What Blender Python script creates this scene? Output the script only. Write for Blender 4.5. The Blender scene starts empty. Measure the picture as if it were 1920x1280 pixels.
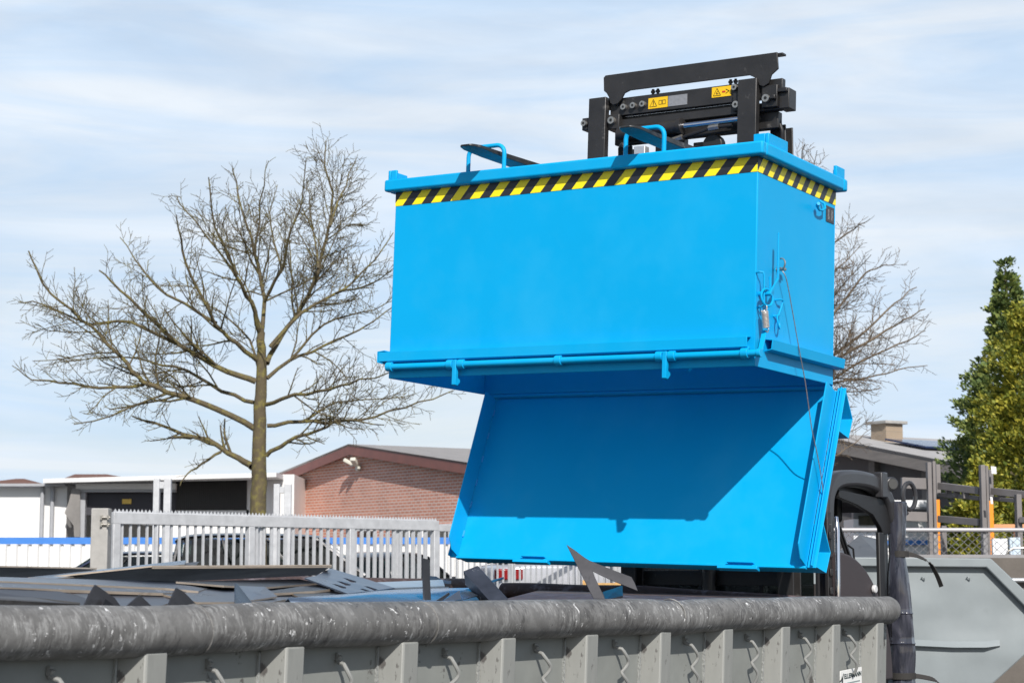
import bpy, bmesh, math, random
from mathutils import Vector, Matrix, noise
R = math.radians
random.seed(7)
SC = bpy.context.scene
COL = SC.collection

# ------------------------------------------------------------------ camera, sky, sun
FPX, CX, CY, EYE = 3560.0, 960.0, 640.0, Vector((0, 0, 1.6))
TH = math.atan(422 / 3560)
cam = bpy.data.cameras.new('camera'); co = bpy.data.objects.new('camera', cam); COL.objects.link(co)
co.location = EYE; co.rotation_euler = (R(90) + TH, 0, 0)
cam.sensor_width = 36; cam.lens = FPX / 1920 * 36; cam.clip_start = .1; cam.clip_end = 3000
cam.dof.use_dof = True; cam.dof.focus_distance = 9.0; cam.dof.aperture_fstop = 9
SC.camera = co
SUN = Vector((.145, -.775, .615)).normalized()
w = bpy.data.worlds.new('World'); SC.world = w; w.use_nodes = True
nt = w.node_tree; nt.nodes.clear()
N = nt.nodes.new; L = nt.links.new
out = N('ShaderNodeOutputWorld'); bg = N('ShaderNodeBackground'); sky = N('ShaderNodeTexSky')
sky.sky_type = 'NISHITA'; sky.sun_disc = False
sky.sun_elevation = R(38); sky.sun_rotation = R(169.4); sky.air_density = 1.0; sky.dust_density = 1.2; sky.ozone_density = 1.5
tc = N('ShaderNodeTexCoord'); mp = N('ShaderNodeMapping'); mp.inputs['Scale'].default_value = (2.2, 2.2, 9.0); mp.inputs['Rotation'].default_value = (.12, -.16, .3)
nz = N('ShaderNodeTexNoise'); nz.inputs['Scale'].default_value = 2.6; nz.inputs['Detail'].default_value = 7; nz.inputs['Roughness'].default_value = .58; nz.inputs['Distortion'].default_value = .5
cr = N('ShaderNodeMapRange'); cr.inputs['From Min'].default_value = .36; cr.inputs['From Max'].default_value = .66; cr.inputs['To Min'].default_value = .74; cr.inputs['To Max'].default_value = .99
mx = N('ShaderNodeMix'); mx.data_type = 'RGBA'; n2 = N('ShaderNodeTexNoise'); n2.inputs['Scale'].default_value = 1.9; n2.inputs['Detail'].default_value = 6; n2.inputs['Roughness'].default_value = .55; n2.inputs['Distortion'].default_value = .8
m2 = N('ShaderNodeMapping'); m2.inputs['Scale'].default_value = (2.4, 2.4, 20.0); m2.inputs['Rotation'].default_value = (.05, .13, .8); L(tc.outputs['Generated'], m2.inputs['Vector']); L(m2.outputs[0], n2.inputs['Vector'])
rp2 = N('ShaderNodeValToRGB'); rp2.color_ramp.elements[0].position = .38; rp2.color_ramp.elements[0].color = (.655, .81, 1.0, 1); rp2.color_ramp.elements[1].position = .66; rp2.color_ramp.elements[1].color = (.83, .90, .98, 1); L(n2.outputs['Fac'], rp2.inputs[0])
sc2 = N('ShaderNodeVectorMath'); sc2.operation = 'SCALE'; sc2.inputs['Scale'].default_value = 10.2; L(rp2.outputs[0], sc2.inputs[0]); L(sc2.outputs[0], mx.inputs['B'])
L(tc.outputs['Generated'], mp.inputs['Vector']); L(mp.outputs[0], nz.inputs['Vector']); L(nz.outputs['Fac'], cr.inputs['Value'])
sx = N('ShaderNodeSeparateXYZ'); L(tc.outputs['Generated'], sx.inputs[0])     # thin cloud veil, thick towards the horizon, open overhead
el = N('ShaderNodeMapRange'); el.inputs['From Min'].default_value = .30; el.inputs['From Max'].default_value = .62; el.inputs['To Min'].default_value = 1; el.inputs['To Max'].default_value = .22
yv = N('ShaderNodeMapRange'); yv.inputs['From Min'].default_value = -.1; yv.inputs['From Max'].default_value = .7; yv.inputs['To Min'].default_value = .35; yv.inputs['To Max'].default_value = 1   # the veil lies in the north
L(sx.outputs['Y'], yv.inputs['Value']); m0 = N('ShaderNodeMath'); m0.operation = 'MULTIPLY'; L(el.outputs[0], m0.inputs[0]); L(yv.outputs[0], m0.inputs[1])
L(sx.outputs['Z'], el.inputs['Value']); ml = N('ShaderNodeMath'); ml.operation = 'MULTIPLY'; L(cr.outputs[0], ml.inputs[0]); L(m0.outputs[0], ml.inputs[1])
L(ml.outputs[0], mx.inputs['Factor']); L(sky.outputs[0], mx.inputs['A']); L(mx.outputs['Result'], bg.inputs['Color'])
bg.inputs['Strength'].default_value = .1; L(bg.outputs[0], out.inputs['Surface'])
sl = bpy.data.lights.new('sun', 'SUN'); sl.energy = 5.0; sl.angle = R(.53); sl.color = (1, .955, .9)
so = bpy.data.objects.new('sun', sl); COL.objects.link(so); so.location = (10, -40, 40)
so.rotation_euler = SUN.to_track_quat('Z', 'Y').to_euler()
SC.view_settings.view_transform = 'Standard'; SC.view_settings.look = 'None'; SC.view_settings.exposure = 0; SC.view_settings.gamma = 1
SC.view_settings.use_curve_mapping = False
SC.cycles.max_bounces = 6; SC.cycles.transparent_max_bounces = 16

# ------------------------------------------------------------------ helpers
FW = Vector((0, math.cos(TH), math.sin(TH))); UP = Vector((0, -math.sin(TH), math.cos(TH)))
def ray(px, py): return FW + Vector((1, 0, 0)) * ((px - CX) / FPX) + UP * ((CY - py) / FPX)
def at(px, py, Y):
    d = ray(px, py); return EYE + d * (Y / d.y)
def hit(px, py, p0, n):
    d = ray(px, py); return EYE + d * ((p0 - EYE).dot(n) / d.dot(n))
def gz(y):                                    # the yard rises gently towards the street behind the gate
    t = min(1, max(0, (y - 13) / 14)); return .42 * t * t * (3 - 2 * t)

class MB:
    def __init__(s): s.v = []; s.f = []
    def add(s, vs, fs):
        b = len(s.v); s.v += [tuple(p) for p in vs]; s.f += [tuple(b + i for i in f) for f in fs]; return s
    def hexa(s, p):                           # 8 corners: bottom 4, top 4
        return s.add(p, [(3, 2, 1, 0), (4, 5, 6, 7), (0, 1, 5, 4), (1, 2, 6, 5), (2, 3, 7, 6), (3, 0, 4, 7)])
    def box(s, x0, x1, y0, y1, z0, z1):
        return s.hexa([(x0, y0, z0), (x1, y0, z0), (x1, y1, z0), (x0, y1, z0), (x0, y0, z1), (x1, y0, z1), (x1, y1, z1), (x0, y1, z1)])
    def beam(s, a, b, w, h, up=(0, 0, 1)):    # rectangular bar a->b
        a = Vector(a); b = Vector(b); d = (b - a).normalized(); sd = d.cross(Vector(up))
        if sd.length < 1e-4: sd = d.cross(Vector((1, 0, 0)))
        sd.normalize(); u = sd.cross(d)
        q = [-sd * w / 2 - u * h / 2, sd * w / 2 - u * h / 2, sd * w / 2 + u * h / 2, -sd * w / 2 + u * h / 2]
        return s.add([a + k for k in q] + [b + k for k in q], [(0, 1, 2, 3), (7, 6, 5, 4), (0, 4, 5, 1), (1, 5, 6, 2), (2, 6, 7, 3), (3, 7, 4, 0)])
    def prism(s, poly, ext):
        e = Vector(ext); n = len(poly); p = [Vector(q) for q in poly]
        fs = [tuple(range(n - 1, -1, -1)), tuple(range(n, 2 * n))] + [(i, (i + 1) % n, n + (i + 1) % n, n + i) for i in range(n)]
        return s.add(p + [q + e for q in p], fs)
    def tube(s, path, r, n=8, cap=True, twist=None):
        path = [Vector(p) for p in path]; m = len(path); rs = r if isinstance(r, (list, tuple)) else [r] * m
        t0 = (path[1] - path[0]).normalized(); ref = Vector((0, 0, 1)) if abs(t0.z) < .9 else Vector((1, 0, 0))
        u = t0.cross(ref).normalized(); vs = []
        for i in range(m):
            t = (path[min(i + 1, m - 1)] - path[max(i - 1, 0)]).normalized()
            u = (u - t * u.dot(t)); u = u.normalized() if u.length > 1e-6 else t.orthogonal().normalized()
            v = t.cross(u)
            for k in range(n):
                a = 2 * math.pi * k / n; vs.append(path[i] + (u * math.cos(a) + v * math.sin(a)) * rs[i])
        fs = [(i * n + k, i * n + (k + 1) % n, (i + 1) * n + (k + 1) % n, (i + 1) * n + k) for i in range(m - 1) for k in range(n)]
        if cap: fs += [tuple(range(n - 1, -1, -1)), tuple((m - 1) * n + k for k in range(n))]
        return s.add(vs, fs)
    def cyl(s, a, b, r, n=16): return s.tube([a, b], r, n)
    def strip(s, prof, t, ext):               # bent sheet: open 2-D profile (list of 3-D pts in a plane), thickness vector computed in that plane
        e = Vector(ext); p = [Vector(q) for q in prof]; en = e.normalized(); outp = []
        for i in range(len(p)):
            d1 = (p[i] - p[i - 1]).normalized() if i else (p[1] - p[0]).normalized()
            d2 = (p[i + 1] - p[i]).normalized() if i < len(p) - 1 else d1
            d = (d1 + d2); d = d.normalized() if d.length > 1e-5 else d1
            nn = en.cross(d); k = max(.3, nn.dot(en.cross(d1))); outp.append(p[i] + nn * (t / k))
        return s.prism(p + outp[::-1], ext)
    def ring(s, c, ax, Rr, r, n=20, m=8, a0=0, a1=360):
        ax = Vector(ax).normalized(); u = ax.orthogonal().normalized(); v = ax.cross(u); c = Vector(c)
        return s.tube([c + (u * math.cos(R(a0 + (a1 - a0) * i / n)) + v * math.sin(R(a0 + (a1 - a0) * i / n))) * Rr for i in range(n + 1)], r, m, cap=False)
    def build(s, name, mat, parent=None, bevel=0, smooth=False, seg=2):
        me = bpy.data.meshes.new(name); me.from_pydata(s.v, [], s.f); me.validate(); me.update()
        bm = bmesh.new(); bm.from_mesh(me); bmesh.ops.recalc_face_normals(bm, faces=bm.faces); bm.to_mesh(me); bm.free()
        if smooth:
            for p in me.polygons: p.use_smooth = True
            me.set_sharp_from_angle(angle=R(38))
        o = bpy.data.objects.new(name, me); COL.objects.link(o)
        if mat: me.materials.append(mat)
        if parent: o.parent = parent
        if bevel:
            m = o.modifiers.new('bevel', 'BEVEL'); m.width = bevel; m.segments = seg; m.limit_method = 'ANGLE'; m.angle_limit = R(35); m.harden_normals = False
            for p in me.polygons: p.use_smooth = True
            me.set_sharp_from_angle(angle=R(50))
        return o
def tag(o, label=None, cat=None, group=None, kind=None):
    for k, v in (('label', label), ('category', cat), ('group', group), ('kind', kind)):
        if v: o[k] = v
    return o
def empty(name, loc=(0, 0, 0), mat=None):
    o = bpy.data.objects.new(name, None); COL.objects.link(o); o.empty_display_size = .2
    if mat is not None: o.matrix_world = mat
    else: o.location = loc
    return o
def copy_tree(o, parent=None):
    c = o.copy(); COL.objects.link(c)
    if parent: c.parent = parent
    for ch in [k for k in bpy.data.objects if k.parent == o]: copy_tree(ch, c)
    return c
def arc(c, a, b, a0, a1, n):                 # points on an arc spanned by vectors a, b
    c = Vector(c); a = Vector(a); b = Vector(b)
    return [c + a * math.cos(R(a0 + (a1 - a0) * i / n)) + b * math.sin(R(a0 + (a1 - a0) * i / n)) for i in range(n + 1)]
def text_mesh(s, size, depth=.0006):
    cu = bpy.data.curves.new('lettering', 'FONT'); cu.body = s; cu.size = size; cu.extrude = depth; cu.offset = .0004; cu.align_x = 'LEFT'
    o = bpy.data.objects.new('lettering', cu); COL.objects.link(o)
    dg = bpy.context.evaluated_depsgraph_get(); me = bpy.data.meshes.new_from_object(o.evaluated_get(dg))
    bpy.data.objects.remove(o); return me

# ------------------------------------------------------------------ materials
def mat(name, col, rough=.5, metal=0, var=.08, scale=6, bump=0, bscale=60, spec=.5, coat=0, col2=None, amt=(.5, .7), stretch=(1, 1, 1), detail=6):
    m = bpy.data.materials.new(name); m.use_nodes = True; t = m.node_tree; n = t.nodes; b = n['Principled BSDF']
    b.inputs['Roughness'].default_value = rough; b.inputs['Metallic'].default_value = metal
    b.inputs['Specular IOR Level'].default_value = spec; b.inputs['Coat Weight'].default_value = coat; b.inputs['Coat Roughness'].default_value = .15
    co_ = n.new('ShaderNodeTexCoord'); mp_ = n.new('ShaderNodeMapping'); mp_.inputs['Scale'].default_value = stretch
    t.links.new(co_.outputs['Object'], mp_.inputs['Vector'])
    z = n.new('ShaderNodeTexNoise'); z.inputs['Scale'].default_value = scale; z.inputs['Detail'].default_value = detail; z.inputs['Roughness'].default_value = .6
    t.links.new(mp_.outputs[0], z.inputs['Vector'])
    mr = n.new('ShaderNodeMapRange'); mr.inputs['From Min'].default_value = .25; mr.inputs['From Max'].default_value = .75
    mr.inputs['To Min'].default_value = 1 - var; mr.inputs['To Max'].default_value = 1 + var
    t.links.new(z.outputs['Fac'], mr.inputs['Value'])
    mul = n.new('ShaderNodeMix'); mul.data_type = 'RGBA'; mul.blend_type = 'MULTIPLY'; mul.inputs['Factor'].default_value = 1
    mul.inputs['A'].default_value = (*col, 1); t.links.new(mr.outputs[0], mul.inputs['B'])
    res = mul.outputs['Result']
    if col2:
        z2 = n.new('ShaderNodeTexNoise'); z2.inputs['Scale'].default_value = scale * 1.7; z2.inputs['Detail'].default_value = 9; z2.inputs['Roughness'].default_value = .65
        t.links.new(mp_.outputs[0], z2.inputs['Vector'])
        r2 = n.new('ShaderNodeMapRange'); r2.inputs['From Min'].default_value = amt[0]; r2.inputs['From Max'].default_value = amt[1]
        t.links.new(z2.outputs['Fac'], r2.inputs['Value'])
        m2 = n.new('ShaderNodeMix'); m2.data_type = 'RGBA'; m2.inputs['B'].default_value = (*col2, 1)
        t.links.new(r2.outputs[0], m2.inputs['Factor']); t.links.new(res, m2.inputs['A']); res = m2.outputs['Result']
    t.links.new(res, b.inputs['Base Color'])
    rr = n.new('ShaderNodeMapRange'); rr.inputs['To Min'].default_value = max(.02, rough - .1); rr.inputs['To Max'].default_value = min(1, rough + .1)
    t.links.new(z.outputs['Fac'], rr.inputs['Value']); t.links.new(rr.outputs[0], b.inputs['Roughness'])
    if bump:
        z3 = n.new('ShaderNodeTexNoise'); z3.inputs['Scale'].default_value = bscale; z3.inputs['Detail'].default_value = 4
        t.links.new(mp_.outputs[0], z3.inputs['Vector'])
        bp = n.new('ShaderNodeBump'); bp.inputs['Strength'].default_value = bump; bp.inputs['Distance'].default_value = .01
        t.links.new(z3.outputs['Fac'], bp.inputs['Height']); t.links.new(bp.outputs[0], b.inputs['Normal'])
    return m
def math_node(t, op, a, b=None):
    k = t.nodes.new('ShaderNodeMath'); k.operation = op
    for i, x in enumerate((a, b)):
        if x is None: continue
        if isinstance(x, (int, float)): k.inputs[i].default_value = x
        else: t.links.new(x, k.inputs[i])
    return k.outputs[0]
def tape_mat(name, axis, pitch, lean, off):
    m = bpy.data.materials.new(name); m.use_nodes = True; t = m.node_tree; b = t.nodes['Principled BSDF']
    c = t.nodes.new('ShaderNodeTexCoord'); s = t.nodes.new('ShaderNodeSeparateXYZ'); t.links.new(c.outputs['Object'], s.inputs[0])
    a = math_node(t, 'SUBTRACT', s.outputs[axis], math_node(t, 'MULTIPLY', s.outputs['Z'], lean))
    fr = math_node(t, 'FRACT', math_node(t, 'ADD', math_node(t, 'DIVIDE', a, pitch), 50 + off))
    st = math_node(t, 'GREATER_THAN', fr, .5)
    x = t.nodes.new('ShaderNodeMix'); x.data_type = 'RGBA'; x.inputs['A'].default_value = (.022, .023, .028, 1); x.inputs['B'].default_value = (.93, .78, .012, 1)
    t.links.new(st, x.inputs['Factor']); t.links.new(x.outputs['Result'], b.inputs['Base Color']); b.inputs['Roughness'].default_value = .38
    return m
def brick_mat(name, c1, c2, mortar, sx):
    m = bpy.data.materials.new(name); m.use_nodes = True; t = m.node_tree; b = t.nodes['Principled BSDF']
    c = t.nodes.new('ShaderNodeTexCoord'); s = t.nodes.new('ShaderNodeSeparateXYZ'); k = t.nodes.new('ShaderNodeCombineXYZ')
    t.links.new(c.outputs['Object'], s.inputs[0]); t.links.new(s.outputs['X'], k.inputs[0]); t.links.new(s.outputs['Z'], k.inputs[1])
    br = t.nodes.new('ShaderNodeTexBrick'); br.inputs['Scale'].default_value = 1; br.inputs['Brick Width'].default_value = .225 * sx; br.inputs['Row Height'].default_value = .078 * sx
    br.inputs['Mortar Size'].default_value = .0125 * sx; br.inputs['Mortar Smooth'].default_value = .2
    br.inputs['Color1'].default_value = (*c1, 1); br.inputs['Color2'].default_value = (*c2, 1); br.inputs['Mortar'].default_value = (*mortar, 1)
    t.links.new(k.outputs[0], br.inputs['Vector'])
    z = t.nodes.new('ShaderNodeTexNoise'); z.inputs['Scale'].default_value = 1.3; t.links.new(c.outputs['Object'], z.inputs['Vector'])
    mr = t.nodes.new('ShaderNodeMapRange'); mr.inputs['To Min'].default_value = .8; mr.inputs['To Max'].default_value = 1.2; t.links.new(z.outputs['Fac'], mr.inputs['Value'])
    mu = t.nodes.new('ShaderNodeMix'); mu.data_type = 'RGBA'; mu.blend_type = 'MULTIPLY'; mu.inputs['Factor'].default_value = 1
    t.links.new(br.outputs['Color'], mu.inputs['A']); t.links.new(mr.outputs[0], mu.inputs['B']); t.links.new(mu.outputs['Result'], b.inputs['Base Color'])
    b.inputs['Roughness'].default_value = .85; return m
def glass_mat(name, tint, mixf=.45, rough=.03):
    m = bpy.data.materials.new(name); m.use_nodes = True; t = m.node_tree; b = t.nodes['Principled BSDF']
    b.inputs['Base Color'].default_value = (.012, .016, .016, 1); b.inputs['Roughness'].default_value = rough; b.inputs['Specular IOR Level'].default_value = .8
    tr = t.nodes.new('ShaderNodeBsdfTransparent'); tr.inputs[0].default_value = (*tint, 1)
    x = t.nodes.new('ShaderNodeMixShader'); x.inputs[0].default_value = mixf
    t.links.new(b.outputs[0], x.inputs[1]); t.links.new(tr.outputs[0], x.inputs[2]); t.links.new(x.outputs[0], t.nodes['Material Output'].inputs['Surface'])
    z = t.nodes.new('ShaderNodeTexNoise'); z.inputs['Scale'].default_value = 3; bp = t.nodes.new('ShaderNodeBump'); bp.inputs['Strength'].default_value = .02
    t.links.new(z.outputs['Fac'], bp.inputs['Height']); t.links.new(bp.outputs[0], b.inputs['Normal']); return m
def leaf_mat(name, cols, trans=.25):
    m = bpy.data.materials.new(name); m.use_nodes = True; t = m.node_tree; b = t.nodes['Principled BSDF']
    g = t.nodes.new('ShaderNodeNewGeometry'); c = t.nodes.new('ShaderNodeTexCoord'); z = t.nodes.new('ShaderNodeTexNoise'); z.inputs['Scale'].default_value = 1.6; z.inputs['Detail'].default_value = 4
    t.links.new(c.outputs['Object'], z.inputs['Vector'])
    v = math_node(t, 'ADD', math_node(t, 'MULTIPLY', g.outputs['Random Per Island'], .45), math_node(t, 'MULTIPLY', z.outputs['Fac'], .62))
    r = t.nodes.new('ShaderNodeValToRGB'); e = r.color_ramp.elements
    e[0].position = .3; e[0].color = (*cols[0], 1); e[1].position = .78; e[1].color = (*cols[2], 1); k = e.new(.52); k.color = (*cols[1], 1)
    t.links.new(v, r.inputs[0]); t.links.new(r.outputs[0], b.inputs['Base Color']); b.inputs['Roughness'].default_value = .6
    tl = t.nodes.new('ShaderNodeBsdfTranslucent'); t.links.new(r.outputs[0], tl.inputs[0]); x = t.nodes.new('ShaderNodeMixShader'); x.inputs[0].default_value = trans
    t.links.new(b.outputs[0], x.inputs[1]); t.links.new(tl.outputs[0], x.inputs[2]); t.links.new(x.outputs[0], t.nodes['Material Output'].inputs['Surface'])
    return m
def worn_pipe_mat():
    m = bpy.data.materials.new('worn_rim_steel'); m.use_nodes = True; t = m.node_tree; n = t.nodes; b = n['Principled BSDF']; Lk = t.links.new
    c = n.new('ShaderNodeTexCoord')
    def nz_(sc, st, det=8, ro=.65, rot=(0, 0, 0)):
        mp_ = n.new('ShaderNodeMapping'); mp_.inputs['Scale'].default_value = st; mp_.inputs['Rotation'].default_value = rot; Lk(c.outputs['Object'], mp_.inputs['Vector'])
        z = n.new('ShaderNodeTexNoise'); z.inputs['Scale'].default_value = sc; z.inputs['Detail'].default_value = det; z.inputs['Roughness'].default_value = ro; z.inputs['Distortion'].default_value = .4
        Lk(mp_.outputs[0], z.inputs['Vector']); return z.outputs['Fac']
    def rng(v, a, bb, lo=0, hi=1):
        r = n.new('ShaderNodeMapRange'); r.inputs['From Min'].default_value = a; r.inputs['From Max'].default_value = bb; r.inputs['To Min'].default_value = lo; r.inputs['To Max'].default_value = hi
        Lk(v, r.inputs['Value']); return r.outputs[0]
    def mixc(f, A, B):
        x = n.new('ShaderNodeMix'); x.data_type = 'RGBA'
        if isinstance(f, float): x.inputs['Factor'].default_value = f
        else: Lk(f, x.inputs['Factor'])
        for k, q in (('A', A), ('B', B)):
            if isinstance(q, tuple): x.inputs[k].default_value = (*q, 1)
            else: Lk(q, x.inputs[k])
        return x.outputs['Result']
    base = mixc(rng(nz_(5, (1, 1, 1)), .3, .7), (.098, .095, .091), (.168, .166, .16))
    mott = rng(nz_(16, (1, .8, .8), 8, .7), .47, .55)                       # worn-off patches
    base = mixc(math_node(t, 'MULTIPLY', mott, .35), base, (.25, .248, .24))
    streak = math_node(t, 'MULTIPLY', rng(nz_(30, (2.4, .8, .5), 9, .72, (0, .5, .3)), .5, .56), rng(nz_(8, (1, 1, 1), 5), .45, .55))
    base = mixc(math_node(t, 'MULTIPLY', streak, .42), base, (.40, .40, .39))
    streak2 = math_node(t, 'MULTIPLY', rng(nz_(42, (1.9, .7, .5), 8, .72, (0, .7, .2)), .51, .57), rng(nz_(6.3, (1, 1, 1), 5), .46, .56))
    base = mixc(math_node(t, 'MULTIPLY', streak2, .8), base, (.06, .058, .056))
    chip = math_node(t, 'MULTIPLY', rng(nz_(44, (1, .7, .7), 6, .72), .605, .63), rng(nz_(4.1, (1, 1, 1), 4), .46, .56))
    base = mixc(chip, base, (.70, .70, .69))
    gou = rng(nz_(10, (1.0, .6, 1.8), 9, .78, (.4, .2, .9)), .63, .67)
    base = mixc(math_node(t, 'MULTIPLY', gou, .85), base, (.03, .028, .027))
    Lk(base, b.inputs['Base Color']); b.inputs['Roughness'].default_value = .62; b.inputs['Metallic'].default_value = .05
    bp = n.new('ShaderNodeBump'); bp.inputs['Strength'].default_value = .35; bp.inputs['Distance'].default_value = .004
    Lk(math_node(t, 'ADD', nz_(40, (1.4, .4, .4), 6), math_node(t, 'MULTIPLY', nz_(6, (1, 1, 1), 3), 1.5)), bp.inputs['Height']); Lk(bp.outputs[0], b.inputs['Normal'])
    return m

BLUE = mat('sky_blue_paint', (.002, .36, .71), .40, var=.04, scale=1.3, bump=.05, bscale=420, spec=.13, col2=(.016, .385, .72), amt=(.45, .75), detail=3)  # paler second tone paints a soft highlight into the blue
DBLK = mat('black_lacquer', (.022, .021, .021), .42, var=.3, scale=9, col2=(.10, .095, .09), amt=(.62, .72), bump=.06, bscale=80)
FORKM = mat('worn_fork_steel', (.06, .06, .06), .38, .6, var=.4, scale=12, col2=(.32, .31, .29), amt=(.58, .75), bump=.1, bscale=90)
FORKU = mat('fork_underside_steel', (.10, .10, .105), .3, .85, var=.4, scale=14)
ZINC = mat('galvanised_steel', (.50, .52, .54), .42, .55, var=.18, scale=14)
BOLT = mat('zinc_bolt', (.42, .40, .36), .35, .8, var=.2, scale=40)
CHROME = mat('chrome_rod', (.75, .75, .78), .08, 1, var=.03)
RUBBER = mat('black_rubber', (.015, .015, .016), .5, var=.2)
YLAB = mat('yellow_label', (.85, .52, .01), .4, var=.04)
SLAB = mat('silver_label', (.32, .32, .33), .4, .4, var=.15, scale=60)
BLKINK = mat('black_ink', (.01, .01, .01), .5)
GREY = mat('grey_container_paint', (.23, .24, .225), .55, var=.12, scale=6, col2=(.09, .085, .08), amt=(.635, .67), bump=.1, bscale=18)
GREYRIB = mat('grey_rib_paint', (.245, .25, .235), .5, var=.12, scale=7, col2=(.085, .08, .075), amt=(.585, .62), bump=.08, bscale=30, stretch=(2, 2, .6))
RIMM = worn_pipe_mat()
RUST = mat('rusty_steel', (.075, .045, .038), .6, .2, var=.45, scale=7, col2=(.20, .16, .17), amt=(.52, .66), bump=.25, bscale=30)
WHITE = mat('white_paint', (.80, .81, .82), .5, var=.04)
SIGNW = mat('white_sign', (.78, .78, .76), .4, var=.03)
GREEN = mat('teal_ink', (.01, .12, .10), .5)

# ------------------------------------------------------------------ ground
g = MB(); xs = [-900, -300, -120, -60, -30, -15, 0, 15, 30, 60, 120, 300, 900]; ys = [-60, -20, 0, 6, 10, 13, 15, 17, 19, 21, 23, 25, 27, 30, 40, 60, 120, 300, 900, 1800]
for y in ys:
    for x in xs: g.v.append((x, y, gz(y)))
nx = len(xs); g.f = [(j * nx + i, j * nx + i + 1, (j + 1) * nx + i + 1, (j + 1) * nx + i) for j in range(len(ys) - 1) for i in range(nx - 1)]
ASPH = mat('asphalt', (.07, .07, .072), .9, var=.25, scale=2.5, col2=(.12, .12, .115), amt=(.5, .7), bump=.3, bscale=120)
tag(g.build('ground', ASPH), kind='structure')

# ------------------------------------------------------------------ blue bottom-emptying skip on the forks
BO = Vector((1.11541354, 8.7, 2.51824127))
BR = Matrix(((.83600526, .5477036, .03340613), (-.5480837, .83641904, .002728), (-.02644739, -.02058997, .99943814)))
BM = Matrix.Translation(BO) @ BR.to_4x4()
W, D = 2.1051, .8924
hop = empty('drop_bottom_skip', mat=BM)
tag(hop, 'bright blue steel skip raised on forks with its bottom flap hanging open', 'skip')
t_ = .006
m = MB()
m.box(-W, 0, 0, t_, 0, 1.0); m.box(-W, 0, D - t_, D, 0, 1.0)
m.box(-t_, 0, t_, D - t_, 0, 1.0); m.box(-W, -W + t_, t_, D - t_, 0, 1.0)
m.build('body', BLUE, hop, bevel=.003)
m = MB(); e = .047                                        # rim: rectangular tube round the mouth
m.box(-W - e, e, -e, -.0005, .985, 1.048); m.box(-W - e, e, D + .0005, D + e, .985, 1.048)
m.box(.0005, e, -.0005, D + .0005, .985, 1.048); m.box(-W - e, -W - .0005, -.0005, D + .0005, .985, 1.048)
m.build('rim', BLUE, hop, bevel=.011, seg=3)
m = MB(); m.box(-W, -.0002, -.0022, -.0006, .9116, .984)
m.build('hazard_tape', tape_mat('hazard_tape_long', 'X', .1225, .85, .12), hop)
m = MB(); m.box(.0006, .0022, .0, D, .9116, .984)
m.build('hazard_tape', tape_mat('hazard_tape_short', 'Y', .107, .8, .35), hop)
m = MB(); m.box(-W + .01, -.01, .0065, .115, 1.030, 1.036); m.build('sun_block_lip', BLUE, hop)  # added inner lip, keeps the sun off the lower back wall
# stacking lugs
m = MB(); m.box(.012, .030, .05, .262, 1.045, 1.105); m.box(-.05, .011, .05, .068, 1.045, 1.105); m.build('stacking_lug', BLUE, hop, bevel=.004)
m = MB(); m.box(.012, .030, D - .06, D + .045, 1.045, 1.105); m.box(-.03, .011, D + .028, D + .045, 1.045, 1.105); m.build('stacking_lug', BLUE, hop, bevel=.004)
m = MB(); m.box(-W - .034, -W - .018, -.03, .12, 1.045, 1.10); m.box(-W - .017, -W + .02, -.03, -.014, 1.045, 1.10); m.build('stacking_lug', BLUE, hop, bevel=.004)
# round-bar loops that the fork tips run through
for x0, x1 in ((-1.63, -1.41), (-.70, -.488)):
    r = .045; top = 1.172; m = MB()
    p = [(x0, -.024, 1.04), (x0, -.024, 1.09)] + [tuple(q) for q in arc((x0 + r, -.024, top - r), (-r, 0, 0), (0, 0, r), 0, 90, 5)] + \
        [tuple(q) for q in arc((x1 - r, -.024, top - r), (0, 0, r), (r, 0, 0), 0, 90, 5)] + [(x1, -.024, 1.09), (x1, -.024, 1.04)]
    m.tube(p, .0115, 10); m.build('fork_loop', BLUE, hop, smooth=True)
# fork sleeves under the rim, carried at the back
for xc in (-1.475, -.525):
    m = MB(); m.box(xc - .08, xc + .08, D + .05, D + .075, .75, 1.20); m.build('back_hook_plate', BLUE, hop, bevel=.004)
# folded bottom bands
def band(name, p, ext):
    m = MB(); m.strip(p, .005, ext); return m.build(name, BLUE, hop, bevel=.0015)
band('bottom_band', [(-W - .04, .000 - .001, .1385), (-W - .04, -.043, .134), (-W - .04, -.043, .085), (-W - .04, -.018, .077)], (W + .022, 0, 0))
band('bottom_band', [(.001, .10, .1385), (.046, .10, .134), (.040, .10, .086), (.004, .10, .078)], (0, D - .10 + .045, 0))
band('bottom_band', [(-W - .001, -.043, .1385), (-W - .043, -.043, .134), (-W - .043, -.043, .085), (-W - .015, -.043, .077)], (0, D + .08, 0))
# latch shaft with collars and hooks
m = MB(); m.cyl((-W + .01, -.034, .055), (.035, -.034, .055), .0165, 14); sh = m.build('latch_shaft', BLUE, hop, smooth=True)
for x in (-2.072, -1.688, -1.618, -1.04, -.477, -.409, -.03):
    m = MB(); m.cyl((x - .018, -.034, .056), (x + .018, -.034, .056), .0245, 14); m.box(x - .018, x + .018, -.036, -.001, .07, .088)
    m.build('shaft_collar', BLUE, sh, bevel=.002)
for x in (-1.653, -.443):
    m = MB(); pr = [(-.05, .078), (-.027, .078), (-.024, .02), (-.026, -.012), (-.006, -.02), (-.004, -.034), (-.028, -.054), (-.05, -.05)]
    m.prism([(x - .012, y - .004, z) for y, z in pr], (.024, 0, 0)); m.build('latch_hook', BLUE, sh, bevel=.003)
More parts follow.
